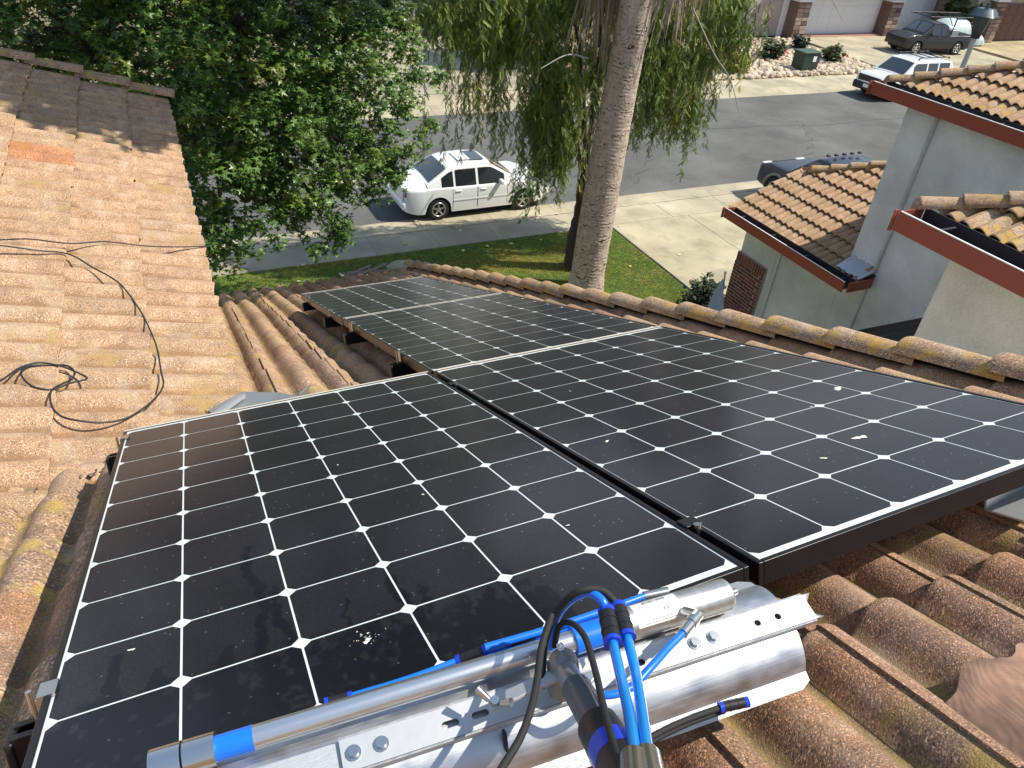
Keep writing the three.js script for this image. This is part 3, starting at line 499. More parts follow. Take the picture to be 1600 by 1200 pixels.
  P('pole_grip', merge([rod([-0.349, 0.100, 0.260], q[3], 0.0205, 0.0215, 30), rod(q[3], q[4], 0.0215, 0.0215, 30)]), M.black); P('pole_band', rod([-0.3555, 0.113, 0.302], [-0.361, 0.123, 0.330], 0.0218, 0.0218, 30), M.blueCap); P('handle_pole', rod([-0.361, 0.123, 0.330], q[5], 0.0215, 0.0215, 30), M.black);
  const br = P('joint_bracket', merge([(() => { const g = rbox(0.085, 0.005, 0.020, 0.002); g.rotateZ(0.21).rotateY(-0.06).translate(-0.377, 0.056, 0.124); return g; })()]), M.aluPanel);
  S(br, 'wing_nut', merge([rod([-0.412, 0.044, 0.120], [-0.413, 0.058, 0.128], 0.0052, 0.0048, 16), rod([-0.418, 0.054, 0.120], [-0.428, 0.066, 0.112], 0.0035, 0.0045, 10), rod([-0.407, 0.054, 0.132], [-0.399, 0.060, 0.142], 0.0035, 0.0045, 10)]), M.steel);
  P('vent_slot', rbox(0.004, 0.026, 0.010, 0.002, -0.405, -0.006, 0.1185).rotateZ(0), M.rubber);
}

// ------------------------------------------------------------------ neighbour's house on the right
const nb = thing('neighbour_house', 'grey stucco neighbouring house with stepped tile roofs and red gutters', 'house', [9.9, G, -4]);
const Fn = (x, y, b = NP) => frameM(V(x, y, 0), V(0, 0, -1), V(-Math.sin(b), Math.cos(b), 0), V(Math.cos(b), Math.sin(b), 0));
const W = (name, g, m, par = nb) => partM(par, name, g, m, new THREE.Matrix4());
const tanN = () => rnd() < 0.8 ? pick(M.tan) : pick(M.lichen);
const CN = Math.cos(NP);
const lowHip = z => z < 1.72 ? 7.80 : 7.55 - (z - 1.69) * CN;
const lowDeck = roofSlope(nb, Fn(9.48, -3.5), { base: -0.06, poly: [[4.72, 0.03], [7.76, 0.03], [7.76, 1.6], [7.5, 1.7], [5.98, 3.4], [4.72, 3.4]], x0: 4.90, z0: 0, cols: [0, 10], rows: [0, 11], geos: TILESFAR, mats: M.tan, label: 'low garage roof of tan tiles, half in shadow', keep: p => p.x < 9.95 || p.z < -5.15, clip: lowHip });
hipCaps(lowDeck, 7.58, 0.05, 1.68, 9, [...M.lichen, ...M.tan]);
rakeCaps(lowDeck, 4.80, 0.02, 0, 2, M.brown);
// upper roof, hipped at its far end
const upDeck = roofSlope(nb, Fn(10.05, -0.80), { base: -0.06, poly: [[1.4, 0.03], [5.72, 0.03], [2.6, 3.4], [1.4, 3.4]], x0: 1.62, z0: 0, cols: [0, 15], rows: [0, 10], geos: TILESFAR, mat: (p, i, j) => j === 0 && rnd() < 0.4 ? pick(M.lichen) : pick(M.tan), label: 'upper hipped roof of tan tiles with lichen on the eave row', clip: z => 5.80 - z * CN });
hipCaps(upDeck, 5.80, 0.055, -0.06, 12, [...M.lichen, ...M.olive]);
// near wing, hipped as well
const wing = thing('neighbour_wing', 'cream stucco house wing with red gutter at the right frame edge', 'house', [6.5, G, 0]);
const midDeck = roofSlope(wing, Fn(6.28, -0.77), { base: -0.06, poly: [[-2.4, 0.03], [1.95, 0.03], [-0.3, 2.45], [-2.4, 2.45]], x0: -2.45, z0: 0, cols: [0, 16], rows: [0, 8], geos: TILESFAR, mat: (p, i, j) => j === 0 && rnd() < 0.4 ? pick(M.lichen) : pick(M.tan), label: 'near wing hipped roof of tan tiles with lichen', clip: z => 2.03 - z * CN });
hipCaps(midDeck, 2.02, 0.055, -0.06, 9, [...M.lichen, ...M.olive]);
// box gutters: red front, pale lip, dark inside
function gutter(par, x, y, z0, z1, w) {
  const L = z1 - z0, zc = (z0 + z1) / 2;
  const g = W('gutter', merge([box(0.012, 0.17, L, x, y - 0.085, zc)]), M.fasciaRed, par);
  W('gutter_lip', box(0.016, 0.008, L - 0.01, x + 0.004, y + 0.0045, zc), M.white, par);
  W('gutter_trough', merge([box(w, 0.01, L - 0.02, x + 0.008 + w / 2, y - 0.12, zc), box(0.01, 0.13, L - 0.02, x + 0.013 + w, y - 0.06, zc)]), M.gutterIn, par);
  for (let z = z0 + 0.35; z < z1; z += 0.8) W('gutter_strap', box(w, 0.006, 0.025, x + 0.006 + w / 2, y - 0.03, z), M.gutterIn, par);
  W('gutter_end', merge([box(w, 0.165, 0.01, x + 0.008 + w / 2, y - 0.084, z0 - 0.006), box(0.05, 0.19, 0.012, x - 0.02, y - 0.085, z0 - 0.02)]), M.fasciaRed, par);
  W('fascia_board', box(0.03, 0.16, L, x + w + 0.04, y - 0.10, zc), M.gutterIn, par);
  W('eave_soffit', box(0.75, 0.02, L - 0.02, x + 0.55, y - 0.18, zc), M.stucco, par);
}
gutter(nb, 9.24, -3.42, -7.62, -4.70, 0.20); gutter(nb, 9.75, -0.81, -5.86, -1.2, 0.26); gutter(wing, 5.93, -0.775, -1.98, 2.4, 0.30);
W('rake_board', box(0.5, 0.16, 0.03, 9.55, -3.50, -4.66), M.fasciaRed);
// walls
W('wall', metreUV(box(6, 5.66, 4.2, 12.9, G + 2.83, -3.17)), M.stucco);
W('wall', metreUV(box(3.2, 2.9, 2.35, 11.5, G + 1.45, -6.45)), M.stucco);
W('wall', metreUV(box(6.0, 5.55, 4.3, 9.5, G + 2.775, 0.43)), M.cream, wing);
W('wall_trim', box(0.05, 2.9, 0.16, 9.885, G + 1.45, -6.70), M.stucco); W('wall_trim', box(0.05, 2.3, 0.04, 9.87, -2.15, -4.74), M.stucco);
W('pipe', rod([9.87, G, -4.78], [9.87, -3.55, -4.78], 0.03), M.stucco);
// flashing sheet at the foot of the tall wall
W('wall_flashing', (() => { const g = grid(10, 3, (u, v) => [9.90 - v * 0.34, -3.30 - v * 0.13 + 0.015 * Math.sin(u * 22 + v * 5), -5.22 + u * 0.5 + 0.03 * v * Math.sin(u * 9)]); return g; })(), M.aluPanel);
// brick wainscot: running bond with a soldier course on top
{
  const bw = W('brick_wainscot', box(0.05, 2.24, 0.80, 9.872, G + 1.12, -7.24), M.mortar);
  const bg = [0, 1, 2].map(k => rbox(0.03, 0.056, 0.19, 0.005)), hb = rbox(0.03, 0.056, 0.09, 0.005), sg = rbox(0.03, 0.19, 0.056, 0.005), inv = new THREE.Matrix4();
  const put = (g, y, z) => { const o = partM(nb, 'brick', g, pick(M.brick), T(9.857 + rr(-0.002, 0.002), y, z)); bw.attach(o); };
  for (let j = 0; j < 30; j++) for (let i = 0; i < 4; i++) { const z = -7.56 + i * 0.2 + (j % 2 ? 0.1 : 0); if (z < -6.93 && z > -7.6) put(bg[j % 3], G + 0.04 + j * 0.068, z); }
  for (let j = 0; j < 30; j++) { const y = G + 0.04 + j * 0.068; if (j % 2) { put(hb, y, -7.61); put(hb, y, -6.89); } else put(bg[0], y, -6.94); }
  for (let i = 0; i < 12; i++) put(sg, G + 2.14, -7.60 + i * 0.066);
}
// dark lean-to roof between the wing and the house: overlapping shingle courses
{
  const P0 = V(9.89, -4.50, -4.80), P1 = V(9.89, -3.00, -3.02), fall = V(-2.4, -0.85, 0.0), rm = [std([0.045, 0.035, 0.03], { roughness: 0.95 }), std([0.06, 0.045, 0.036], { roughness: 0.95 })];
  const slab = (a, b, lift, d) => grid(1, 1, (u, v) => { const p = P0.clone().lerp(P1, u).addScaledVector(fall, a + (b - a) * v); return [p.x, p.y + lift * v - d, p.z]; });
  const lt = W('roof_slope', slab(0, 1, 0, 0.03), M.felt); lt.userData.label = 'dark lean-to roof in the gap';
  for (let k = 0; k < 16; k++) { const o = partM(nb, 'shingle_course', slab(k / 16, (k + 1.15) / 16, 0.012, 0), rm[k % 2], new THREE.Matrix4()); lt.attach(o); }
}
// flag on a short pole in front of the brick
{
  const f = thing('garden_flag', 'pale blue-grey flag hanging from a short pole beside the brick wall', 'flag', [9.3, G, -7.0]);
  part(f, 'flag_pole', rod([0.02, 0, 0.10], [0, 2.03, -0.26], 0.014), M.galv); part(f, 'finial', new THREE.SphereGeometry(0.03, 12, 8).translate(0, 2.04, -0.262), M.white);
  part(f, 'flag_cloth', grid(14, 14, (u, v) => { const w = 0.04 + 0.62 * Math.pow(v, 0.9); return [-0.03 + 0.05 * Math.sin(u * 11 + v * 3) * v, 1.95 - v * 1.05 - 0.1 * u, -0.25 + v * 0.17 - (u - 0.15) * w + 0.1 * v]; }), std([0.33, 0.37, 0.45], { roughness: 0.8 }));
}

// ------------------------------------------------------------------ ground, street, pavements
structure('ground', planeUV(400, 400, 20, G - 0.22, -30), std([0.30, 0.26, 0.19], { map: concreteTex, roughness: 1 }));
structure('street', planeUV(160, 9.2, 20, G - 0.10, -20.1), M.asphalt);
// crack sealer wanders over the asphalt
for (const pts of [[[10, -21], [14, -20.4], [19, -20.9], [26, -20.3], [34, -20.6]], [[13.5, -16.5], [15.2, -18.2], [17, -20.5], [18, -22.6]], [[21, -16.8], [23, -18.7], [24.5, -21]], [[-4, -19.6], [2, -19.9], [8, -19.5]]]) {
  const c = new THREE.CatmullRomCurve3(pts.map(p => V(p[0], 0, p[1])));
  structure('crack_seal', grid(80, 1, (u, v) => { const p = c.getPoint(u), n = Math.sin(u * 90) * 0.03 + Math.sin(u * 37) * 0.08; return [p.x + n, G - 0.096, p.z + n + (v - 0.5) * 0.045]; }), std([0.055, 0.055, 0.055], { roughness: 0.7 }));
}
// near pavement: slabs with open joints, rolled kerb and gutter pan
function slabs(x0, x1, z0, z1, nx, nz, y, h, name, own) {
  const base = structure(name, metreUV(box(x1 - x0, h - 0.012, z1 - z0, (x0 + x1) / 2, y - h / 2 - 0.006, (z0 + z1) / 2)), M.mortar);
  const w = (x1 - x0) / nx, d = (z1 - z0) / nz, k0 = own || M.concrete, ks = [1, 0.93, 1.05].map(f => { const c = k0.clone(); c.color.multiplyScalar(f); return c; });
  for (let i = 0; i < nx; i++) for (let j = 0; j < nz; j++) part(base, 'paving_slab', metreUV(rbox(w - 0.014, 0.05, d - 0.014, 0.008, x0 + (i + 0.5) * w, y - 0.025 + rr(-0.003, 0.003), z0 + (j + 0.5) * d)), pick(ks));
  return base;
}
slabs(-12, 10.9, -14.75, -13.70, 14, 1, G, 0.2, 'pavement');
slabs(10.9, 26, -14.75, -13.70, 7, 1, G, 0.2, 'pavement', std([0.60, 0.575, 0.49], { map: concreteTex, roughness: 0.93 }));
function kerb(x0, x1, zb, dir, n) { // profile from pavement edge zb down to the street
  const prf = [[0, 0], [0.12, -0.004], [0.24, -0.035], [0.36, -0.085], [0.44, -0.096], [0.92, -0.094]];
  const base = structure('kerb', box(x1 - x0, 0.1, 0.9, (x0 + x1) / 2, G - 0.17, zb + dir * 0.45), M.mortar), L = (x1 - x0) / n;
  for (let i = 0; i < n; i++) part(base, 'kerb_stone', metreUV(grid(1, 5, (u, v) => { const p = prf[Math.round(v * 5)]; return [x0 + (i + u) * L + (u < 0.5 ? 0.006 : -0.006), G + p[1], zb + dir * p[0]]; })), M.kerb);
}
kerb(-12, 40, -14.757, -1, 26); kerb(-12, 70, -25.4, 1, 34);
slabs(-12, 36, -26.9, -25.407, 20, 1, G, 0.2, 'pavement', M.kerb);
slabs(36, 70, -26.9, -25.407, 12, 1, G, 0.2, 'pavement', M.kerb);
// driveways
slabs(10.95, 16.2, -13.69, -7.66, 2, 3, G + 0.004, 0.2, 'driveway', std([0.64, 0.61, 0.51], { map: concreteTex, bumpMap: noiseBump, bumpScale: 0.003, roughness: 0.93 }));
structure('driveway', metreUV(polyPrism([[16.3, -13.69], [26, -13.69], [24, -8], [16.3, -8]], G - 0.2, G + 0.002)), M.concrete);
structure('driveway', metreUV(polyPrism([[36.5, -26.9], [47.8, -26.9], [48.5, -35.5], [37.3, -35.5]], G - 0.2, G + 0.03)), M.kerb);
structure('driveway', metreUV(polyPrism([[48.6, -26.9], [60, -26.9], [60, -35.5], [49.3, -35.5]], G - 0.2, G + 0.02)), std([0.6, 0.52, 0.38], { map: concreteTex }));
structure('driveway', metreUV(polyPrism([[8, -26.91], [16, -26.91], [16, -40], [8, -40]], G - 0.2, G + 0.02)), M.concrete);
// lawn
structure('lawn', planeUV(23, 8.8, -0.6, G - 0.012, -9.3), M.lawn);
{
  const blade = new THREE.BufferGeometry(); const q = [];
  for (let k = 0; k < 5; k++) { const a = k * 1.3, c = Math.cos(a), s = Math.sin(a), l = 0.6 + 0.1 * k; q.push(-0.004 * s + 0.008 * c, 0, 0.004 * c + 0.008 * s, 0.004 * s + 0.008 * c, 0, -0.004 * c + 0.008 * s, 0.03 * c * l, 0.045 * l, 0.03 * s * l); }
  blade.setAttribute('position', new THREE.Float32BufferAttribute(q, 3)); blade.computeVertexNormals();
  const N = 60000, im = new THREE.InstancedMesh(blade, std([1, 1, 1], { roughness: 0.9 }), N), m = new THREE.Matrix4(), c = new THREE.Color();
  for (let i = 0; i < N; i++) {
    const x = rr(0.5, 10.88), z = rr(-13.68, -8.2);
    m.compose(V(x, G - 0.014, z), new THREE.Quaternion().setFromEuler(new THREE.Euler(0, rr(0, 6.28), 0)), V(1, 1, 1).multiplyScalar(rr(0.6, 1.25)));
    im.setMatrixAt(i, m); const d = fbm(x * 0.8, z * 0.8, 64, 3, 5), k = rr(0.7, 1.3); c.setRGB((0.24 + 0.14 * smooth(0.42, 0.66, d)) * k, (0.33 + 0.02 * d) * k, 0.075 * k); im.setColorAt(i, c);
  }
  im.name = 'grass'; im.userData = { kind: 'stuff', label: 'short green front lawn grass', category: 'grass' }; shade(im); scene.add(im);
}
// fallen leaves and litter on the lawn and pavement
for (let k = 0; k < 26; k++) {
  const x = rr(2, 12.5), z = rr(-15.4, -10.5), g = new THREE.CircleGeometry(rr(0.03, 0.06), 6).rotateX(-Math.PI / 2 + rr(-0.3, 0.3)).rotateY(rr(0, 6));
  solo('fallen_leaf', z < -13.7 ? 'small yellow leaf lying on the pavement by the street' : 'small yellow leaf lying on the front lawn', 'leaf', g, std(pick([[0.6, 0.5, 0.1], [0.5, 0.42, 0.15], [0.55, 0.5, 0.3]])), [x, z < -14.76 ? G - 0.07 : G + 0.03, z], z < -13.7 ? 'leaves on the pavement' : 'leaves on the lawn');
}
// flat stone by the pavement
solo('garden_stone', 'flat pale stone in the lawn near the pavement', 'stone', (() => { const g = new THREE.IcosahedronGeometry(0.34, 2); const p = g.attributes.position; for (let i = 0; i < p.count; i++) { const k = 1 + 0.25 * (fbm(p.getX(i) * 3 + 5, p.getZ(i) * 3 + 5, 64, 2, 4) - 0.5); p.setXYZ(i, p.getX(i) * k, p.getY(i) * 0.35 * k, p.getZ(i) * 0.8 * k); } g.computeVertexNormals(); return g; })(), M.concrete, [4.7, G + 0.04, -12.9]);
solo('root_heap', 'heap of grey roots at the lawn edge under the leafy tree', 'roots', (() => { const L = []; for (let k = 0; k < 14; k++) L.push(rod([rr(-0.5, 0.5), rr(0, 0.15), rr(-0.3, 0.3)], [rr(-0.7, 0.7), rr(0, 0.2), rr(-0.4, 0.4)], rr(0.03, 0.07), rr(0.02, 0.05), 7)); return merge(L); })(), std([0.25, 0.2, 0.17]), [3.75, G + 0.02, -12.6]);

// ------------------------------------------------------------------ across the street
{
  // rock garden
  const rg = [0, 1, 2].map(k => { const g = new THREE.IcosahedronGeometry(0.16, 1); const p = g.attributes.position; for (let i = 0; i < p.count; i++) { const q = 1 + 0.35 * (hash2(Math.round(p.getX(i) * 99) + 500, Math.round(p.getY(i) * 99 + p.getZ(i) * 57) + 500, k) - 0.5); p.setXYZ(i, p.getX(i) * q * 1.2, p.getY(i) * q * 0.7, p.getZ(i) * q); } g.computeVertexNormals(); return g; });
  structure('gravel_bed', planeUV(26, 9, 23.4, G - 0.03, -31.4), std([0.55, 0.46, 0.34], { map: concreteTex }));
  for (let v = 0; v < 3; v++) {
    const N = 2200, im = new THREE.InstancedMesh(rg[v], std([1, 1, 1], { roughness: 0.95 }), N), m = new THREE.Matrix4(), c = new THREE.Color();
    for (let i = 0; i < N; i++) { const x = rr(17, 36.2), z = rr(-35, -27.05), s = Math.pow(rnd(), 2) * 0.9 + 0.35; m.compose(V(x, G + 0.0 + 0.05 * s, z), new THREE.Quaternion().setFromEuler(new THREE.Euler(rr(-0.4, 0.4), rr(0, 6), rr(-0.4, 0.4))), V(s, s, s)); im.setMatrixAt(i, m); const k = rr(0.75, 1.15); c.setRGB(0.56 * k, 0.45 * k, 0.32 * k); im.setColorAt(i, c); }
    im.name = v ? 'garden_rocks_00' + v : 'garden_rocks'; im.userData = { kind: 'stuff', label: 'beige river rocks of the front garden across the street', category: 'rocks' }; shade(im); scene.add(im);
  }
  const ub = thing('utility_box', 'dark green utility box with a white label among the rocks', 'utility box', [31.0, G, -27.9]);
  part(ub, 'pad', box(1.3, 0.12, 1.0, 0, 0.06, 0), M.concrete); part(ub, 'cabinet', rbox(1.05, 0.85, 0.8, 0.03, 0, 0.53, 0), std([0.018, 0.04, 0.028], { roughness: 0.6 })); part(ub, 'lid', rbox(1.15, 0.07, 0.9, 0.02, 0, 0.98, 0), std([0.05, 0.09, 0.07], { roughness: 0.6 })); part(ub, 'label_plate', box(0.22, 0.26, 0.01, 0.2, 0.68, 0.405), M.white);
}
function garageDoor(par, x0, x1, y0, y1, z, mat) {
  const d = W('garage_door', box(x1 - x0, y1 - y0, 0.06, (x0 + x1) / 2, (y0 + y1) / 2, z), mat, par);
  const n = 4, c = 6, w = (x1 - x0) / c, h = (y1 - y0) / n;
  for (let i = 0; i < c; i++) for (let j = 0; j < n; j++) { const o = partM(par, 'door_panel', rbox(w - 0.16, h - 0.14, 0.03, 0.012), mat, T(x0 + (i + 0.5) * w, y0 + (j + 0.5) * h, z + 0.035)); d.attach(o); }
}
const farWhite = std([0.74, 0.74, 0.75], { roughness: 0.6 }), farBrick = std([0.27, 0.18, 0.14], { map: stuccoTex, bumpMap: stuccoBump, bumpScale: 0.03, roughness: 0.95 });
function column(par, x0, x1, z0, z1, h, mat) { // stacked stone courses with a pale cap
  const c = W('pillar', box(x1 - x0, h, z1 - z0, (x0 + x1) / 2, G + h / 2, (z0 + z1) / 2), mat, par);
  const cap = W('pillar_cap', box(x1 - x0 + 0.16, 0.12, z1 - z0 + 0.16, (x0 + x1) / 2, G + h + 0.06, (z0 + z1) / 2), farWhite, par); c.attach(cap);
  for (let j = 0; j < Math.floor(h / 0.24); j++) for (let i = 0; i < 2; i++) { const w = (x1 - x0) / 2, o = partM(par, 'stone_block', rbox(w - 0.03, 0.21, 0.05, 0.015), pick([farBrick, std([0.33, 0.24, 0.19]), std([0.22, 0.15, 0.12])]), T(x0 + (i + 0.5) * w + (j % 2 ? 0.02 : -0.02), G + 0.13 + j * 0.24, z1 + 0.012)); c.attach(o); }
}
{
  const h = thing('white_garage_house', 'house across the street with white garage doors and brown stone pillars', 'house', [42, G, -38]);
  W('wall', metreUV(box(13.5, 3.1, 6, 43.0, G + 1.55, -39.05)), farWhite, h); W('roof', box(15, 0.25, 8, 43, G + 3.2, -38.6), M.brown[0], h);
  garageDoor(h, 38.2, 44.3, G + 0.03, G + 2.35, -36.0, farWhite); garageDoor(h, 45.9, 48.7, G + 0.03, G + 2.35, -36.0, farWhite);
  column(h, 36.7, 37.7, -36.1, -35.2, 2.05, farBrick); column(h, 44.6, 45.6, -36.1, -35.2, 2.05, farBrick);
  W('wall', metreUV(box(7, 3.1, 5, 32.7, G + 1.55, -38.6)), std([0.5, 0.45, 0.4], { map: stuccoTex }), h);
  W('door_step', box(8, 0.08, 0.5, 41.5, G + 0.05, -35.6), std([0.5, 0.27, 0.2]), h);
  const h2 = thing('brown_garage_house', 'beige house with a brown garage door in the upper right corner', 'house', [56, G, -36]);
  W('wall', metreUV(box(12, 3.4, 6, 56.2, G + 1.7, -36.3)), std([0.56, 0.50, 0.42], { map: stuccoTex }), h2); garageDoor(h2, 52.3, 57.6, G + 0.02, G + 2.3, -33.2, std([0.13, 0.065, 0.05], { roughness: 0.6 }));
  column(h2, 51.2, 52.2, -33.3, -32.7, 2.5, farBrick); W('roof', box(13.5, 0.25, 8, 56.2, G + 3.5, -36), M.brown[1], h2);
  const h3 = thing('shaded_far_house', 'house glimpsed behind the weeping tree with a white porch post', 'house', [12, G, -43]);
  W('wall', metreUV(box(14, 3.2, 6, 13, G + 1.6, -44.5)), std([0.42, 0.40, 0.37], { map: stuccoTex }), h3); W('porch_post', box(0.75, 3, 0.75, 13.5, G + 1.5, -40.2), farWhite, h3); W('roof', box(15, 0.25, 9, 13, G + 3.3, -43), M.brown[1], h3);
}
// street lantern
{
  const o = thing('street_lantern', 'tall post with a dark green box lantern at the upper right', 'street lamp', [23.75, G, -14.3]);
  part(o, 'post', merge([rod([0, 0, 0], [0, 4.5, 0], 0.10, 0.075, 14), rod([0, 0, 0], [0, 0.8, 0], 0.15, 0.12, 14)]), M.galv);
  const hd = part(o, 'lantern_head', new THREE.CylinderGeometry(0.30, 0.19, 0.46, 4, 1).rotateY(Math.PI / 4 + 0.35).translate(0, 4.85, 0), std([0.03, 0.05, 0.05], { roughness: 0.4 }));
  part(o, 'lantern_roof', merge([new THREE.CylinderGeometry(0.30, 0.47, 0.20, 4, 1).rotateY(Math.PI / 4 + 0.35).translate(0, 5.18, 0), rod([0, 5.26, 0], [0, 5.45, 0], 0.07, 0.05)]), std([0.035, 0.06, 0.065], { roughness: 0.35 }));
  part(o, 'lantern_collar', rod([0, 4.45, 0], [0, 4.65, 0], 0.13, 0.16), M.black);
}

// ------------------------------------------------------------------ vehicles
// spec: L length, W width, wb wheelbase, ro rear overhang, r tyre radius, deck(x) deck height, belt, roof profile [[x,y]...]; x = 0 is the rear end, front at L
const lerpPts = (pts, x) => { if (x <= pts[0][0]) return pts[0][1]; for (let i = 1; i < pts.length; i++) if (x <= pts[i][0]) { const t = (x - pts[i - 1][0]) / (pts[i][0] - pts[i - 1][0]); return pts[i - 1][1] + (pts[i][1] - pts[i - 1][1]) * t; } return pts[pts.length - 1][1]; };
const sm3 = (pts, x) => (lerpPts(pts, x - 0.06) + lerpPts(pts, x) * 2 + lerpPts(pts, x + 0.06)) / 4;
function wheel(par, x, z, r, out, rimMat, spokes = 6) {
  const w = part(par, 'wheel', new THREE.LatheGeometry([[0.62 * r, -0.09], [0.9 * r, -0.10], [0.985 * r, -0.075], [r, -0.03], [r, 0.03], [0.985 * r, 0.075], [0.9 * r, 0.10], [0.62 * r, 0.09]].map(p => new THREE.Vector2(...p)), 32).rotateX(Math.PI / 2), M.tyre, [x, r, z]);
  const L = [new THREE.CylinderGeometry(0.64 * r, 0.64 * r, 0.02, 28).rotateX(Math.PI / 2).translate(0, 0, out * 0.03)];
  const rim = shade(new THREE.Mesh(merge(L), M.black)); rim.name = 'wheel_disc'; w.add(rim);
  const R = [new THREE.TorusGeometry(0.62 * r, 0.018, 8, 32).translate(0, 0, out * 0.085), new THREE.CylinderGeometry(0.16 * r, 0.18 * r, 0.04, 16).rotateX(Math.PI / 2).translate(0, 0, out * 0.07)];
  for (let k = 0; k < spokes; k++) R.push(box(0.16 * r * 1.1, 0.50 * r, 0.03, 0, 0.36 * r, out * 0.068).rotateZ(k / spokes * 2 * Math.PI));
  const s = shade(new THREE.Mesh(merge(R), rimMat)); s.name = 'rim'; w.add(s); return w;
}
function vehicle(o, s) {
  const hw = s.W / 2, wx = [s.ro, s.ro + s.wb];
  const half = x => hw * (1 - 0.16 * Math.pow(clamp(1 - x / 0.5, 0, 1), 2) - (s.nose ?? 0.22) * Math.pow(clamp(1 - (s.L - x) / 0.75, 0, 1), 2));
  const low = x => (s.low ?? 0.20) + 0.10 * Math.pow(clamp(1 - x / 0.45, 0, 1), 2) + 0.06 * Math.pow(clamp(1 - (s.L - x) / 0.4, 0, 1), 2);
  const ar = s.r + 0.055;
  const arch = x => { let y = low(x); for (const c of wx) { const d = Math.abs(x - c); if (d < ar) y = Math.max(y, s.r + Math.sqrt(ar * ar - d * d)); } return y; };
  const deck = x => sm3(s.deck, x), N = 96, belt = x => Math.min(s.belt(x), deck(x) - 0.02);
  // section from side bottom up over the shoulder to the centre line
  const sec = (x, t) => {
    const h = half(x), yb = arch(x), yd = deck(x), bt = belt(x), cap = clamp((Math.min(x, s.L - x)) / 0.10, 0, 1), e = Math.sqrt(1 - (1 - cap) * (1 - cap));
    if (t < 0.5) { const k = t / 0.5, y = yb + (bt - yb) * k; const bulge = 1 - 0.035 * Math.pow(Math.abs((y - 0.52) / 0.4), 2) - (s.crease ? 0.012 * smooth(0.02, 0, Math.abs(y - s.crease)) : 0); return [y, h * bulge * (0.9 + 0.1 * e)]; }
    const k = (t - 0.5) / 0.5, z0 = h * (1 - 0.035 * Math.pow(Math.abs((bt - 0.52) / 0.4), 2)) * (0.9 + 0.1 * e); const q = Math.sin(k * Math.PI / 2);
    return [bt + (yd - bt) * Math.pow(q, 0.55), z0 * Math.pow(1 - k, 0.9)];
  };
  const halfShell = sg => grid(N, 20, (u, v) => { const x = u * s.L, [y, z] = sec(x, v); return [x, y, sg * z]; });
  const endCap = (x, dx) => grid(16, 6, (u, v) => { const sg = u < 0.5 ? -1 : 1, t = v, a = Math.abs(u - 0.5) * 2; const yb = low(x), yd = deck(x), y = yb + (yd - yb) * t; const zz = sec(x, 0.25)[1]; return [x + dx * (1 - Math.pow(Math.abs(t - 0.45) * 1.6, 2)) * (1 - 0.6 * a * a), y, sg * zz * a]; });
  const body = part(o, 'body', merge([halfShell(1), halfShell(-1), endCap(0, -0.05), endCap(s.L, 0.05)]), s.paint);
  part(o, 'underbody', merge([box(s.L - 0.5, 0.32, s.W - 0.46, s.L / 2, 0.42, 0), box(s.wb - 2 * ar - 0.05, 0.2, s.W - 0.14, (wx[0] + wx[1]) / 2, 0.33, 0), ...wx.map(x => box(2 * ar, 0.5, s.W - 0.5, x, 0.48, 0))]), M.rubber);
  for (const x of wx) for (const sg of [-1, 1]) wheel(o, x, sg * (hw - 0.115), s.r, sg, s.rim || M.rim, s.spokes);
  // cabin
  if (s.roof) {
    const x0 = s.roof[0][0], x1 = s.roof[s.roof.length - 1][0], ry = x => sm3(s.roof, x), b0 = x => s.belt(clamp(x, s.roof[0][0] + 0.2, x1 - 0.2)) - 0.03, tum = s.tum ?? 0.30;
    const side = (x, y) => half(clamp(x, 0.5, s.L - 0.75)) * 0.965 - (y - b0(x)) * tum;
    const S = (x, t) => { const yt = ry(x), bb = b0(x), r = 0.05; if (t < 0.6) { const y = bb + (Math.max(yt, bb + 0.001) - r * 0.6 - bb) * (t / 0.6); return [x, y, side(x, y)]; } const k = (t - 0.6) / 0.4, z0 = side(x, Math.max(yt, bb) - r * 0.6); return [x, Math.max(yt, bb) - r * 0.6 * (1 - Math.sin(k * Math.PI / 2)) + 0.02 * k, z0 * (1 - Math.pow(k, 1.4))]; };
    const cab = sg => grid(70, 16, (u, v) => { const p = S(x0 + (x1 - x0) * u, v); return [p[0], p[1], sg * p[2]]; });
    part(o, 'cabin', merge([cab(1), cab(-1)]), s.paint);
    // window panes sit 4 mm proud of the cabin sheet
    const pane = (xa, xb, ya, yb, sg, name = 'side_window') => part(o, name, grid(14, 6, (u, v) => { const x = xa + (xb - xa) * u, top = Math.min(yb, ry(x) - 0.075), bot = b0(x) + ya, y = bot + Math.max(top - bot, 0.0) * v; return [x, y, sg * (side(x, y) + 0.004)]; }), M.glass);
    for (const sg of [-1, 1]) for (const [xa, xb] of s.panes) pane(xa, xb, 0.05, s.glassTop, sg);
    const screen = (xa, xb, name) => part(o, name, grid(14, 10, (u, v) => { const x = xa + (xb - xa) * v, y = ry(x), zz = side(x, y) - 0.07 - 0.03; const a = (u - 0.5) * 2; return [x + (xa < s.L / 2 && name === 'rear_window' ? -0.004 : 0.004), y + 0.02 * (1 - Math.pow(Math.abs(a), 2)) + 0.004, a * zz]; }), M.glass);
    if (s.rearGlass) screen(...s.rearGlass, 'rear_window'); if (s.windscreen) screen(...s.windscreen, 'windscreen');
    if (s.sunroof) { const [xa, xb, z] = s.sunroof, y = ry((xa + xb) / 2) + 0.024; part(o, 'sunroof', rbox(xb - xa, 0.012, z * 2, 0.006, (xa + xb) / 2, y, 0), M.glass); }
    if (s.mirrors) for (const sg of [-1, 1]) part(o, 'wing_mirror', rbox(0.12, 0.13, 0.19, 0.04, s.mirrors, s.belt(s.mirrors) + 0.08, sg * (hw + 0.06)), s.paint);
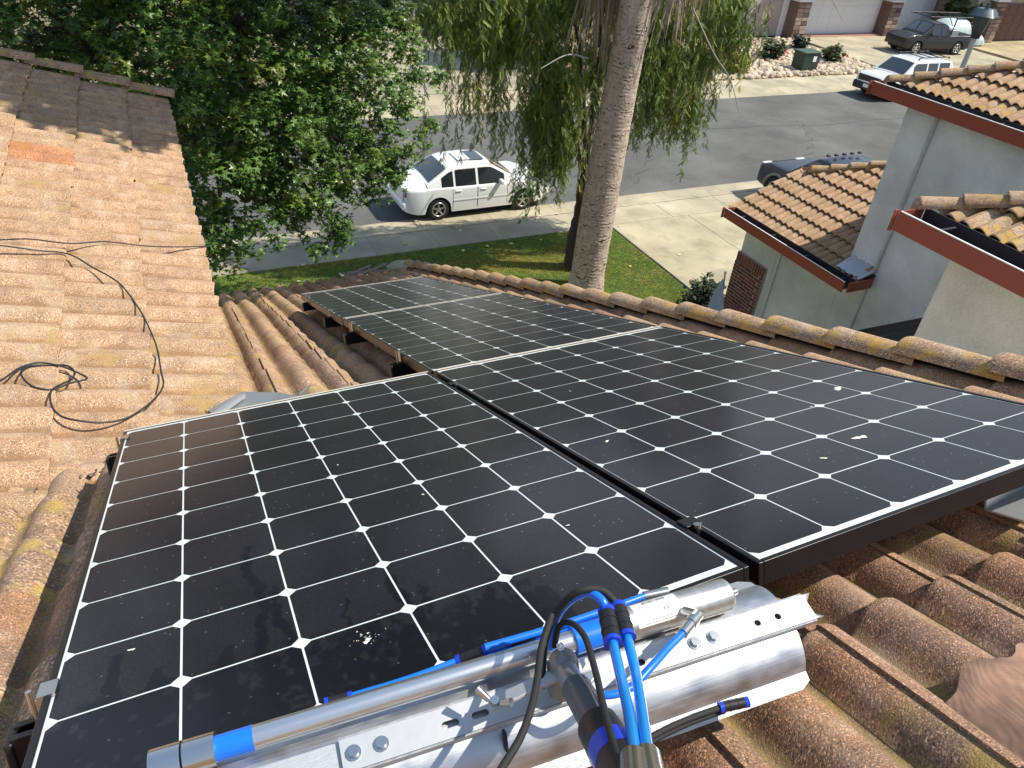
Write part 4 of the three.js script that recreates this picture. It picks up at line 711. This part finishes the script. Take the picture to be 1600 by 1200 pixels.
    if (s.doors) for (const sg of [-1, 1]) for (const [xa, xb] of s.doors) {
      const line = x => grid(1, 12, (u, v) => { const [y, z] = sec(x, 0.06 + 0.42 * v); return [x + (u - 0.5) * 0.012, y, sg * (z + 0.0015)]; });
      part(o, 'door_gap', merge([line(xa), line(xb)]), M.black); part(o, 'door_handle', rbox(0.17, 0.035, 0.03, 0.012, xa + 0.16, s.belt(xa) - 0.10, sg * (sec(xa + 0.16, 0.45)[1] + 0.012)), s.paint);
    }
  }
  if (s.moulding) for (const sg of [-1, 1]) part(o, 'side_moulding', grid(30, 2, (u, v) => { const x = wx[0] + ar + 0.06 + u * (s.wb - 2 * ar - 0.12), z = sec(x, 0.22)[1]; return [x, s.moulding + (v - 0.5) * 0.055, sg * (z + 0.008 + 0.008 * Math.sin(v * Math.PI))]; }), s.paint);
  return { sec, half, deck, low };
}
// white saloon at the near kerb, nose to the right
{
  const o = thing('parked_saloon_car', 'white four-door saloon car with open sunroof parked at the near kerb', 'car', [5.62, G - 0.098, -16.26]);
  o.rotation.y = 0.02;
  const k = vehicle(o, { L: 4.32, W: 1.69, wb: 2.535, ro: 0.93, r: 0.30, low: 0.21, paint: M.carWhite, deck: [[0, 0.90], [0.08, 0.98], [0.5, 1.01], [0.95, 1.02], [2.9, 1.0], [3.2, 0.96], [3.8, 0.84], [4.15, 0.72], [4.32, 0.60]], belt: x => 0.84 + 0.05 * (1 - x / 4.32), roof: [[0.62, 0.98], [1.25, 1.33], [1.55, 1.385], [2.1, 1.395], [2.5, 1.36], [3.25, 0.96]], tum: 0.36, panes: [[1.02, 1.36], [1.42, 2.02], [2.09, 2.86]], glassTop: 1.30, rearGlass: [0.70, 1.22], windscreen: [3.18, 2.58], sunroof: [1.98, 2.40, 0.36], mirrors: 2.72, doors: [[1.33, 2.05], [2.06, 2.95]], moulding: 0.53, spokes: 5 });
  for (const sg of [-1, 1]) { part(o, 'tail_lamp', rbox(0.08, 0.15, 0.34, 0.02, 0.055, 0.76, sg * 0.55), M.redLamp); part(o, 'headlamp', rbox(0.12, 0.13, 0.36, 0.03, 4.19, 0.63, sg * 0.50), M.clearLamp); }
  part(o, 'rear_bumper', rbox(0.22, 0.24, 1.46, 0.08, 0.03, 0.45, 0), M.carWhite); part(o, 'front_bumper', rbox(0.2, 0.22, 1.32, 0.08, 4.30, 0.42, 0), M.carWhite); part(o, 'number_plate', box(0.012, 0.13, 0.32, -0.035, 0.70, 0), M.white);
  part(o, 'sunroof_panel', rbox(0.36, 0.012, 0.66, 0.005, 1.82, 1.432, 0), M.carWhite);
}
// white sport-utility car across the street, nose to the left
const suv = thing('sport_utility_car', 'white sport-utility car with roof rails parked at the far kerb', 'car', [35.3, G - 0.098, -23.4]);
suv.rotation.y = Math.PI;
vehicle(suv, { L: 4.6, W: 1.85, wb: 2.7, ro: 0.95, r: 0.37, low: 0.32, nose: 0.12, paint: M.carWhite, deck: [[0, 1.0], [0.1, 1.1], [3.3, 1.12], [3.5, 1.12], [4.3, 1.06], [4.6, 0.86]], belt: x => 1.05, roof: [[0.05, 1.1], [0.35, 1.68], [0.9, 1.76], [2.4, 1.76], [2.75, 1.70], [3.5, 1.10]], tum: 0.22, panes: [[0.5, 1.2], [1.3, 1.95], [2.05, 2.9]], glassTop: 1.62, rearGlass: [0.1, 0.33], windscreen: [3.42, 2.82], mirrors: 2.85, doors: [[1.2, 2.0], [2.0, 2.95]], spokes: 6 });
part(suv, 'grille', rbox(0.08, 0.28, 1.3, 0.03, 4.60, 0.84, 0), M.black); part(suv, 'front_bumper', rbox(0.25, 0.34, 1.66, 0.08, 4.58, 0.50, 0), std([0.03, 0.03, 0.03])); part(suv, 'number_plate', box(0.012, 0.15, 0.32, 4.715, 0.55, 0), M.white);
for (const sg of [-1, 1]) { part(suv, 'roof_rail', merge([rod([0.5, 1.84, sg * 0.6], [2.5, 1.84, sg * 0.6], 0.025), rod([0.5, 1.74, sg * 0.6], [0.5, 1.84, sg * 0.6], 0.025), rod([2.5, 1.74, sg * 0.6], [2.5, 1.84, sg * 0.6], 0.025)]), M.black); part(suv, 'headlamp', rbox(0.1, 0.2, 0.28, 0.03, 4.55, 0.88, sg * 0.66), M.clearLamp); }
part(suv, 'roof_rack', merge([0.8, 1.3, 1.8, 2.3].map(x => rod([x, 1.86, -0.62], [x, 1.86, 0.62], 0.02))), M.black);
// black pickup with a ladder rack on the far driveway
{
  const o = thing('black_pickup', 'black pickup truck carrying a ladder rack on the far driveway', 'truck', [46.2, G + 0.035, -30.6]); o.rotation.y = Math.PI - 0.12;
  vehicle(o, { L: 5.2, W: 1.85, wb: 3.1, ro: 1.15, r: 0.37, low: 0.36, nose: 0.10, paint: M.carBlack, deck: [[0, 1.05], [0.1, 1.1], [3.9, 1.14], [4.8, 1.06], [5.2, 0.9]], belt: x => 1.06, roof: [[2.0, 1.1], [2.25, 1.62], [2.6, 1.72], [3.2, 1.70], [4.05, 1.12]], tum: 0.24, panes: [[2.35, 2.7], [2.78, 3.4]], glassTop: 1.58, rearGlass: [2.05, 2.22], windscreen: [3.95, 3.3], mirrors: 3.5, doors: [[2.6, 3.55]], spokes: 6 });
  const R = []; for (const sg of [-1, 1]) { R.push(rod([0.1, 2.05, sg * 0.8], [3.9, 2.05, sg * 0.8], 0.03), rod([0.15, 1.05, sg * 0.8], [0.15, 2.05, sg * 0.8], 0.03), rod([1.9, 1.05, sg * 0.8], [1.9, 2.05, sg * 0.8], 0.03), rod([0.15, 1.1, sg * 0.8], [1.0, 2.05, sg * 0.8], 0.022)); } for (const x of [0.15, 1.2, 1.9, 3.0, 3.9]) R.push(rod([x, 2.05, -0.8], [x, 2.05, 0.8], 0.025));
  part(o, 'ladder_rack', merge(R), M.black); part(o, 'tool_box', rbox(0.6, 0.3, 1.5, 0.03, 1.6, 1.2, 0), M.galv); part(o, 'cargo_bag', rbox(0.5, 0.35, 0.5, 0.12, 0.9, 1.2, 0.4), M.white);
}
// car under a pale cover
{
  const o = thing('covered_car', 'car hidden under a pale green fabric cover on the far driveway', 'covered car', [48.0, G + 0.035, -32.9]);
  part(o, 'cover', grid(60, 28, (u, v) => { const x = (u - 0.5) * 5.0, a = v * Math.PI; const prof0 = 0.85 + 0.62 * smooth(-2.0, -0.6, x) * smooth(1.7, 0.6, x); const cap = Math.sqrt(clamp(1 - Math.pow(Math.abs(x) / 2.52, 6), 0, 1)), w = 0.98 * (0.6 + 0.4 * cap) + 0.02 * Math.sin(u * 70) * (1 - Math.sin(a)); const y = Math.pow(Math.sin(a), 0.55) * prof0 * cap; return [x, Math.max(0.06, y), Math.cos(a) * w]; }), std([0.42, 0.52, 0.50], { roughness: 0.6 })); o.rotation.y = -0.1;
  part(o, 'tyre', new THREE.TorusGeometry(0.24, 0.09, 10, 24), M.tyre, [-1.5, 0.33, 0.78]); part(o, 'tyre', new THREE.TorusGeometry(0.24, 0.09, 10, 24), M.tyre, [1.5, 0.33, 0.78]);
}
// dark blue pickup on the neighbour's driveway, nose to the street
{
  const o = thing('navy_pickup', 'dark blue pickup truck with roof lamps half hidden behind the low garage roof', 'truck', [17.65, G + 0.006, -9.3]); o.rotation.y = Math.PI / 2;
  vehicle(o, { L: 5.4, W: 1.95, wb: 3.3, ro: 1.2, r: 0.40, low: 0.40, nose: 0.08, paint: M.carNavy, deck: [[0, 1.05], [0.1, 1.1], [4.0, 1.14], [5.0, 1.08], [5.4, 0.92]], belt: x => 1.06, roof: [[1.8, 1.1], [2.0, 1.70], [2.4, 1.80], [3.3, 1.78], [4.15, 1.13]], tum: 0.2, panes: [[2.1, 2.7], [2.8, 3.55]], glassTop: 1.66, rearGlass: [1.85, 2.0], windscreen: [4.06, 3.42], mirrors: 3.6, doors: [[2.7, 3.7]], spokes: 6 });
  for (const sg of [-1, 1]) { part(o, 'fender_flare', new THREE.TorusGeometry(0.47, 0.05, 8, 24, Math.PI).translate(4.5, 0.40, sg * 0.93), std([0.2, 0.19, 0.17], { roughness: 0.6 })); part(o, 'headlamp', rbox(0.1, 0.2, 0.35, 0.03, 5.34, 0.88, sg * 0.66), M.clearLamp); }
  for (let k = 0; k < 5; k++) part(o, 'roof_lamp', rbox(0.08, 0.06, 0.12, 0.02, 3.2, 1.87, -0.6 + k * 0.3), M.black);
}

// ------------------------------------------------------------------ trees and shrubs
// five-lobed leaf, slightly cupped
function lobedLeaf(s) {
  const R = [[0, 0.02], [-0.10, -0.12], [-0.46, -0.20], [-0.26, 0.12], [-0.58, 0.42], [-0.20, 0.38], [0, 0.95], [0.20, 0.38], [0.58, 0.42], [0.26, 0.12], [0.46, -0.20], [0.10, -0.12]];
  const c = [0, 0.06, 0.2], q = []; const pt = ([x, y]) => [x * s, -0.22 * (x * x + (y - 0.2) * (y - 0.2)) * s, y * s];
  for (let i = 0; i < R.length; i++) q.push(c[0] * s, c[1] * s, c[2] * s, ...pt(R[i]), ...pt(R[(i + 1) % R.length]));
  const g = new THREE.BufferGeometry(); g.setAttribute('position', new THREE.Float32BufferAttribute(q, 3)); g.computeVertexNormals(); return g;
}
function ovalLeaf(l, w) { const q = []; const P = [[0, 0], [w, 0.35 * l], [0, l], [-w, 0.35 * l]], c = [0, -0.12 * w, 0.4 * l]; for (let i = 0; i < 4; i++) { const a = P[i], b = P[(i + 1) % 4]; q.push(c[0], c[1], c[2], a[0], 0, a[1], b[0], 0, b[1]); } const g = new THREE.BufferGeometry(); g.setAttribute('position', new THREE.Float32BufferAttribute(q, 3)); g.computeVertexNormals(); return g; }
function leafMat(gloss = 0.5) { return phys([1, 1, 1], { roughness: gloss, transmission: 0.3, thickness: 0, specularIntensity: 0.6 }); }
const _q = new THREE.Quaternion(), _m = new THREE.Matrix4(), _e = new THREE.Euler(), _c = new THREE.Color();
// leaves on twig clusters spread through ellipsoid lobes [x,y,z,rx,ry,rz]
function crown(parent, name, lobes, n, geo, mat, col, { shell = 0.55, size = [0.75, 1.3], droop = 0.5, cluster = 26, cr = 0.16 } = {}) {
  const vol = lobes.map(l => Math.pow(l[3] * l[4] * l[5], 0.72)), tot = vol.reduce((a, b) => a + b, 0);
  const im = new THREE.InstancedMesh(geo, mat, n); let k = 0;
  lobes.forEach((l, li) => {
    const cnt = li === lobes.length - 1 ? n - k : Math.round(n * vol[li] / tot); let left = cnt;
    while (left > 0 && k < n) {
      const th = rr(0, 2 * Math.PI), ct = rr(-1, 1), st = Math.sqrt(1 - ct * ct), r = Math.pow(rr(shell * shell * shell, 1.12), 1 / 3) * (1 + 0.16 * Math.sin(th * 3 + l[0]) * Math.sin(ct * 4 + l[1]));
      const cx = l[0] + l[3] * r * st * Math.cos(th), cy = l[1] + l[4] * r * ct, cz = l[2] + l[5] * r * st * Math.sin(th), tone = rr(0.72, 1.28), yel = rnd();
      const cn = Math.min(left, Math.round(cluster * rr(0.5, 1.5)));
      for (let i = 0; i < cn && k < n; i++) {
        const px = cx + rr(-1, 1) * cr * rr(0.3, 1.3), py = cy + rr(-1, 0.8) * cr * rr(0.3, 1.2), pz = cz + rr(-1, 1) * cr * rr(0.3, 1.3);
        _e.set(rr(-0.7, 0.7) + droop * 0.6, rr(0, 6.28), rr(-0.7, 0.7), 'YXZ'); _q.setFromEuler(_e); const s = rr(...size);
        _m.compose(V(px, py, pz), _q, V(s, s, s)); im.setMatrixAt(k, _m);
        const c = col(tone * rr(0.85, 1.15), yel); _c.setRGB(c[0], c[1], c[2]); im.setColorAt(k, _c); k++;
      }
      left -= cn;
    }
  });
  im.count = k; im.name = name; im.userData.kind = 'stuff'; shade(im); parent.add(im); return im;
}
function limbs(parent, name, list, mat) { for (const [pts, r0, r1] of list) { const c = new THREE.CatmullRomCurve3(pts.map(p => V(...p))); part(parent, name, grid(10, 18, (u, v) => { const p = c.getPoint(v), t = c.getTangent(v), a = V(0, 0, 1).cross(t).normalize(), b = t.clone().cross(a), r = (r0 + (r1 - r0) * v) * (1 + 0.08 * Math.sin(v * 40 + u * 12)); const w = u * 2 * Math.PI; return [p.x + (a.x * Math.cos(w) + b.x * Math.sin(w)) * r, p.y + (a.y * Math.cos(w) + b.y * Math.sin(w)) * r, p.z + (a.z * Math.cos(w) + b.z * Math.sin(w)) * r]; }), mat); } }
// broad leafy tree on the left
{
  const bx = -0.2, bz = -9.6, o = thing('leafy_tree', 'large dark green broadleaf tree rising behind the left roof', 'tree', [bx, G, bz]);
  const L = [[-0.92, -0.67, -9.5, 1.04], [0.07, -0.73, -9.0, 0.97], [1.06, -1.01, -9.5, 1.06], [2.19, -0.96, -10.0, 1.14], [3.02, -1.44, -10.0, 1.0], [3.55, -2.55, -10.5, 0.92], [3.25, -3.25, -10.5, 0.7], [2.34, -2.39, -10.0, 1.15], [1.47, -1.84, -9.0, 1.09], [0.83, -1.74, -8.5, 0.77], [0.97, -2.84, -9.0, 0.76], [1.65, -3.2, -9.5, 0.66], [2.41, -3.89, -10.0, 0.5], [2.62, -4.35, -10.0, 0.36], [0.73, -3.47, -9.0, 0.54], [2.15, -3.2, -10.0, 0.75], [0.5, -1.03, -8.0, 0.62], [3.98, -3.2, -11.0, 0.55], [-2.2, -0.6, -9.5, 1.3], [-0.5, -0.15, -9.6, 1.0], [0.9, -0.2, -9.8, 1.1], [2.6, -0.3, -10.4, 1.1], [3.5, -0.6, -11.0, 0.9], [0.55, -3.9, -9.2, 0.45], [1.2, -3.5, -9.6, 0.55], [3.0, -3.6, -10.4, 0.45], [0.35, -4.3, -9.2, 0.35], [4.2, -1.9, -11.2, 0.7], [3.9, -0.9, -11.2, 0.8],
    [-1.2, 0.9, -9.8, 1.6], [0.8, 1.2, -9.8, 1.9], [2.9, 0.9, -10.2, 1.6], [1.2, 2.6, -9.8, 1.8], [0.9, -2.6, -11.2, 1.4], [2.4, -1.6, -11.6, 1.4], [-0.4, -1.6, -10.8, 1.4],
    [2.35, 3.25, -3.45, 0.95], [1.9, 3.2, -4.6, 0.9], [4.4, 2.1, -3.7, 0.95], [5.3, 2.5, -3.8, 0.9], [6.0, 2.9, -3.7, 0.7], [2.5, 3.4, -3.5, 0.8], [2.1, 3.3, -4.0, 0.85], [2.6, 3.6, -4.3, 0.8], [2.0, 2.9, -3.3, 0.6], [2.9, 3.7, -3.4, 0.6], [3.3, 2.9, -5.6, 1.0], [1.6, 2.9, -6.6, 1.2], [2.9, 2.4, -7.6, 1.2]].map(([x, y, z, r]) => [x - bx, y - G, z - bz, r, r * 0.95, r]);
  crown(o, 'crown', L, 95000, lobedLeaf(0.088), leafMat(0.36), (t, y) => [0.105 * t * (1 + 0.6 * (y > 0.8)), 0.185 * t * (1 + 0.25 * (y > 0.8)), 0.040 * t], { shell: 0.35, cluster: 30, cr: 0.17, size: [0.6, 1.45] });
  const at = (x, y, z) => [x - bx, y - G, z - bz];
  limbs(o, 'trunk', [[[[0, 0, 0], [0.05, 1.2, 0.03], [-0.05, 2.4, 0.1], [0.05, 3.6, 0.2]], 0.22, 0.15]], M.bark);
  limbs(o, 'limb', [[[at(1.3, -3.4, -10.1), at(0.4, -2, -9.8), at(-0.6, -0.8, -9.6), at(-1.4, 0.6, -9.7)], 0.11, 0.03], [[at(1.35, -3.3, -10.1), at(1.5, -1, -9.9), at(1.1, 1.2, -9.8), at(1.2, 2.8, -9.8)], 0.13, 0.03], [[at(1.35, -3.4, -10.1), at(2.2, -2.2, -10.1), at(3, -1.3, -10.2), at(3.2, 0.6, -10.2)], 0.10, 0.03], [[at(1.3, -1.8, -10), at(1.8, -1.6, -9.6), at(2.6, -2.4, -10), at(3.4, -2.8, -10.6)], 0.06, 0.02], [[at(1.2, 0.8, -9.8), at(1.6, 2.0, -7.6), at(2.2, 2.7, -5.6), at(2.3, 3.2, -3.6)], 0.09, 0.02], [[at(2.2, 2.6, -5.9), at(3.4, 2.4, -5.2), at(4.6, 2.1, -3.8), at(5.8, 2.6, -3.7)], 0.05, 0.02], [[at(1.3, -2.5, -10), at(0.9, -2.3, -9.3), at(0.8, -3.2, -9.0)], 0.05, 0.015], [[at(1.6, -2.4, -10), at(2.1, -3, -10), at(2.5, -4, -10)], 0.05, 0.012]], M.bark);
}
// weeping tree behind the palm
{
  const bx = 8.75, bz = -11.75, o = thing('weeping_tree', 'weeping tree with fine hanging foliage behind the palm trunk', 'tree', [bx, G, bz]);
  limbs(o, 'trunk', [[[[0, 0, 0], [-0.05, 0.7, 0], [0.02, 1.4, 0.02], [0.0, 2.2, 0]], 0.24, 0.17]], std([0.05, 0.035, 0.025], { bumpMap: noiseBump, bumpScale: 0.02 }));
  const tips = [[-2.4, 5.9, -0.8], [-1.2, 6.6, -0.3], [0.4, 6.9, -0.9], [1.7, 6.4, -0.4], [2.4, 6.2, -1.2], [-1.6, 5.6, -2.0], [1.2, 5.6, -2.2]];
  limbs(o, 'limb', tips.map((t, k) => [[[0, 2.0, 0], [t[0] * 0.18, 2.2 + (t[1] - 2.2) * 0.35, t[2] * 0.2], [t[0] * 0.5, 2.2 + (t[1] - 2.2) * 0.72, t[2] * 0.55], t], 0.055, 0.014]), std([0.05, 0.04, 0.03], { roughness: 1 }));
  // pale bare twigs
  limbs(o, 'twig', [[[[0.9, 6.0, 1.5], [1.5, 5.2, 1.7], [1.9, 4.8, 1.8], [2.3, 4.1, 1.9]], 0.016, 0.007], [[[-0.8, 5.0, 0.8], [-1.3, 5.1, 0.9], [-1.9, 4.9, 1.0]], 0.02, 0.008], [[[3.9, 6.6, 0.4], [4.8, 6.3, 0.6], [5.6, 5.6, 0.8]], 0.018, 0.005]], std([0.35, 0.31, 0.27]));
  // frond: a short hanging stalk with paired narrow leaflets
  const q = [], L = 0.26; for (let k = 0; k < 9; k++) { const y = -k / 9 * L, w = 0.055 * (1 - 0.35 * k / 9); for (const sg of [-1, 1]) { const tw = 0.006; q.push(0, y, 0, sg * w, y - 0.045, sg * 0.01, sg * w * 0.5 + tw, y - 0.012, tw, 0, y, 0, sg * w, y - 0.045, sg * 0.01, sg * w * 0.45 - tw, y - 0.04, -tw); } } q.push(-0.002, 0, 0, 0.002, 0, 0, 0, -L, 0);
  const fr = new THREE.BufferGeometry(); fr.setAttribute('position', new THREE.Float32BufferAttribute(q, 3)); fr.computeVertexNormals();
  const N = 90000, im = new THREE.InstancedMesh(fr, leafMat(0.6), N); let k = 0; const twigs = [];
  const strand = (x, y, z, len, tone) => { // a hanging whip carrying fronds
    const sw = rr(-0.12, 0.12), sz = rr(-0.12, 0.12), n = Math.round(len / 0.042), yl = rnd();
    for (let i = 0; i < n && k < N; i++) { const t = i / n; _e.set(rr(-0.8, 0.8), rr(0, 6.28), rr(-0.8, 0.8)); _q.setFromEuler(_e); const s = rr(0.34, 0.74); _m.compose(V(x + sw * t * t * len + rr(-0.05, 0.05), y - t * len, z + sz * t * t * len + rr(-0.05, 0.05)), _q, V(s, s, s)); im.setMatrixAt(k, _m); const w = tone * rr(0.8, 1.2); _c.setRGB((0.19 + 0.09 * (yl > 0.7)) * w, (0.26 + 0.05 * (yl > 0.7)) * w, 0.055 * w); im.setColorAt(k, _c); k++; }
    if (twigs.length < 900) twigs.push(rod([x, y + 0.05, z], [x + sw * len, y - len, z + sz * len], 0.004, 0.002, 4));
  };
  // clouds of strands: centre, spread, count, length
  for (const [cx, cy, cz, sx, sy, sz, n, l0, l1] of [[-2.2, 5.7, -0.8, 1.5, 0.6, 1.2, 190, 0.3, 1.0], [-2.4, 4.7, -0.7, 1.1, 0.4, 1.0, 46, 0.5, 2.0], [-0.9, 3.7, -0.6, 0.6, 0.5, 0.7, 70, 0.6, 1.9], [-0.7, 4.3, -0.7, 0.6, 0.9, 0.9, 90, 0.5, 1.6], [-0.35, 3.1, -0.5, 0.35, 0.4, 0.6, 45, 0.5, 1.3], [0.0, 6.2, -0.9, 1.4, 0.6, 1.1, 130, 0.4, 1.2], [0.5, 4.4, -0.8, 0.6, 0.6, 0.8, 50, 0.5, 1.5], [2.0, 5.0, -0.8, 1.1, 0.8, 1.1, 150, 0.4, 1.4], [2.5, 3.9, -0.8, 1.0, 0.5, 1.0, 100, 0.5, 1.4], [3.4, 5.6, -0.6, 0.8, 0.5, 0.9, 110, 0.4, 1.3], [-1.4, 2.6, -0.3, 0.25, 0.3, 0.3, 9, 0.6, 1.3]])
    for (let i = 0; i < n; i++) strand(cx + sx * rr(-1, 1) * Math.sqrt(rnd()) * 1.1, cy + sy * rr(-1, 1), cz + sz * rr(-1, 1), rr(l0, l1), rr(0.6, 1.3));
  im.count = k; im.name = 'crown'; im.userData.kind = 'stuff'; shade(im); o.add(im);
  crown(o, 'crown_tufts', [[-2.4, 6.1, -0.9, 1.0, 0.6, 0.9], [-1.2, 5.7, -0.9, 0.9, 0.6, 0.9], [-2.0, 5.0, -0.8, 0.7, 0.4, 0.7], [-3.1, 5.4, -0.9, 0.6, 0.4, 0.7], [0.0, 6.4, -1.0, 1.0, 0.6, 0.9], [-0.6, 4.5, -0.8, 0.6, 0.6, 0.7], [-0.8, 3.5, -0.7, 0.5, 0.4, 0.5], [1.4, 5.9, -0.9, 0.9, 0.5, 0.8], [2.5, 5.6, -0.9, 0.9, 0.5, 0.8], [1.9, 4.6, -0.9, 0.8, 0.5, 0.7], [2.8, 4.4, -0.8, 0.7, 0.4, 0.6], [3.5, 5.8, -0.7, 0.5, 0.4, 0.5], [0.6, 4.6, -0.9, 0.5, 0.5, 0.6]], 17000, fr, leafMat(0.6), (t, y) => [(0.19 + 0.09 * (y > 0.7)) * t, (0.26 + 0.05 * (y > 0.7)) * t, 0.055 * t], { shell: 0.2, size: [0.4, 0.85], droop: 0, cluster: 14, cr: 0.2 });
  const tw = part(o, 'hanging_twigs', merge(twigs), std([0.10, 0.09, 0.05])); tw.userData.kind = 'stuff';
}
// fan palm: ringed trunk with a skirt of dead fronds
{
  const o = thing('fan_palm', 'tall palm with a ringed grey trunk and dead frond skirt', 'palm tree', [8.5, G, -10.7]);
  const barkTex = tex(512, (u, v, i, j) => { const w = v * 100 + 5.5 * fbm(u * 6, v * 26, 64, 4, 8), r = Math.abs((w % 1) - 0.5) * 2; const f = fbm(u * 40, v * 60, 128, 3, 12), cr = smooth(0.9, 1.0, r), vt = smooth(0.80, 0.9, fbm(u * 60, v * 10, 64, 3, 31)); let c = mixc([0.80, 0.74, 0.67], [0.64, 0.56, 0.49], f); c = mixc(c, [0.22, 0.16, 0.13], Math.min(1, smooth(0.80, 0.97, r) * 0.75 * smooth(0.25, 0.7, fbm(u * 12, v * 90, 128, 2, 77)) * 1.3 + vt * 0.4)); return c; });
  const H = 7.6, cx = y => 0.30 * Math.pow(y / H, 1.6), rad = y => 0.378 - 0.06 * smooth(1.5, 5.5, y) + 0.04 * smooth(0.5, 0, y);
  part(o, 'trunk', grid(28, 300, (u, v) => { const y = v * H, a = u * 2 * Math.PI, w = y * 13 + 2.4 * fbm(u * 6 + 2, y * 2, 6, 3, 3), ring = 0.009 * Math.abs(((w % 1) + 1) % 1 - 0.5) * 2, r = rad(y) + ring + 0.012 * (fbm(u * 8, y * 6, 8, 2, 6) - 0.5); return [cx(y) + Math.cos(a) * r, y, Math.sin(a) * r]; }), std([0.95, 0.95, 0.95], { map: barkTex, bumpMap: barkTex, bumpScale: 0.02, roughness: 1 }));
  // dead fronds: folded strips hanging round the upper trunk, ragged lower edge
  const strip = len => { const q = []; const n = 7; for (let i = 0; i < n; i++) { const t0 = i / n, t1 = (i + 1) / n, w = t => 0.028 * (1 - 0.7 * t), b = t => 0.05 * t * t; q.push(-w(t0), -t0 * len, b(t0), w(t0), -t0 * len, b(t0), w(t1), -t1 * len, b(t1), -w(t0), -t0 * len, b(t0), w(t1), -t1 * len, b(t1), -w(t1), -t1 * len, b(t1)); } const g = new THREE.BufferGeometry(); g.setAttribute('position', new THREE.Float32BufferAttribute(q, 3)); g.computeVertexNormals(); return g; };
  const fm = [std([0.36, 0.29, 0.21]), std([0.25, 0.18, 0.12]), std([0.42, 0.36, 0.29])], S = [strip(1), strip(1)];
  for (let f = 0; f < 30; f++) { // each dead frond: a stalk and a fan of strips
    const a = f / 30 * 2 * Math.PI + rr(-0.08, 0.08), face = Math.cos(a - 2.15); // 2.15 rad looks up the roof: that side of the trunk has shed its fronds
    if (face > 0.35) continue;
    const left = Math.cos(a - 3.56) > 0, L = (left ? rr(1.6, 3.1) : rr(1.5, 2.4)) * (face < -0.6 ? 0.75 : 1), y0 = 7.45 + rr(-0.2, 0.3), R = left ? rr(0.42, 0.95) : rr(0.5, 1.5), g = [rod([cx(7) + Math.cos(a) * 0.2, y0 + 0.3, Math.sin(a) * 0.2], [cx(7) + Math.cos(a) * R, y0, Math.sin(a) * R], 0.02, 0.015, 6)];
    for (let k = 0; k < 46; k++) { const s = pick(S).clone(), l = L * rr(0.55, 1.05); s.scale(rr(0.4, 1.0), l, 1).rotateX(rr(-0.10, 0.06)).rotateZ(rr(-0.17, 0.17)).rotateY(rr(0, 6.28)).translate(cx(7) + Math.cos(a) * R + rr(-0.11, 0.11), y0 + rr(-0.1, 0.1), Math.sin(a) * R + rr(-0.11, 0.11)); g.push(s); }
    part(o, 'dead_frond', merge(g), pick(fm));
  }
}
// shrubs
function bush(name, label, x, z, r, h, n, col, leaf, y = G, group) {
  const o = thing(name, label, 'shrub', [x, y, z], group), L = [];
  for (let k = 0; k < 7; k++) { const a = k * 2.4, q = 0.45 * r * (k ? 1 : 0); L.push([Math.cos(a) * q, h * rr(0.4, 0.6), Math.sin(a) * q, r * 0.62, h * 0.5, r * 0.62]); }
  crown(o, 'foliage', L, n, leaf, leafMat(0.6), col, { shell: 0.4, cluster: 12, cr: 0.07 * (1 + r * 0.3) });
  const st = []; for (let k = 0; k < 7; k++) st.push(rod([0, 0, 0], [rr(-0.5, 0.5) * r, h * 0.7, rr(-0.5, 0.5) * r], 0.025, 0.01, 5)); part(o, 'stems', merge(st), M.bark); return o;
}
const small = ovalLeaf(0.09, 0.03), big = ovalLeaf(0.22, 0.07);
const gcol = (r, g, b) => (t) => [r * t, g * t, b * t];
bush('round_shrub', 'dark green shrub beside the neighbour\'s driveway and flag', 10.3, -8.75, 0.52, 0.98, 2600, gcol(0.022, 0.045, 0.014), small);
bush('hedge_shrub', 'bright green hedge shrub between the two houses across the street', 50.4, -34.2, 1.5, 2.9, 5000, gcol(0.09, 0.15, 0.03), big);
bush('yellow_shrub', 'yellow-green grassy shrub at the edge of the rock garden', 26.6, -28.2, 0.9, 1.0, 1600, gcol(0.24, 0.24, 0.02), big);
bush('red_flower_shrub', 'small shrub with red flowers to the right of the utility box', 34.4, -29.4, 0.75, 0.9, 900, (t, y) => y > 0.95 ? [0.5, 0.06, 0.04] : [0.10 * t, 0.13 * t, 0.04 * t], big);
bush('red_flower_shrub', 'small shrub with red flowers directly behind the utility box', 30.9, -30.4, 0.85, 1.0, 1000, (t, y) => y > 0.94 ? [0.5, 0.06, 0.04] : [0.09 * t, 0.12 * t, 0.04 * t], big);
bush('dark_shrub', 'dark little shrub near the far driveway edge', 34.6, -32.2, 0.6, 0.9, 700, gcol(0.03, 0.05, 0.025), big);
bush('grey_green_shrub', 'loose grey-green shrub in the rock garden under the weeping twigs', 28.3, -31.2, 1.0, 1.2, 1500, gcol(0.11, 0.14, 0.05), big);
bush('grey_green_shrub', 'loose grey-green shrub at the left end of the rock garden', 22.5, -29.6, 1.1, 1.2, 1600, gcol(0.10, 0.14, 0.04), big);
// tree on the far pavement whose shade falls over the far driveway
{
  const o = thing('street_tree', 'dark green tree on the far side behind the weeping foliage', 'tree', [17.5, G, -31]);
  limbs(o, 'trunk', [[[[0, 0, 0], [0.1, 1.5, 0], [0, 3, 0.1]], 0.2, 0.12]], M.bark);
  crown(o, 'crown', [[0, 4.4, 0, 2.6, 2.0, 2.4], [-1.4, 3.7, 0.4, 1.6, 1.3, 1.6], [1.5, 3.8, -0.3, 1.7, 1.3, 1.7], [0.2, 5.6, 0, 1.6, 1.2, 1.6]], 12000, big, leafMat(0.6), gcol(0.045, 0.085, 0.02), { shell: 0.3, cluster: 20, cr: 0.25 });
}
renderer.render(scene, camera);
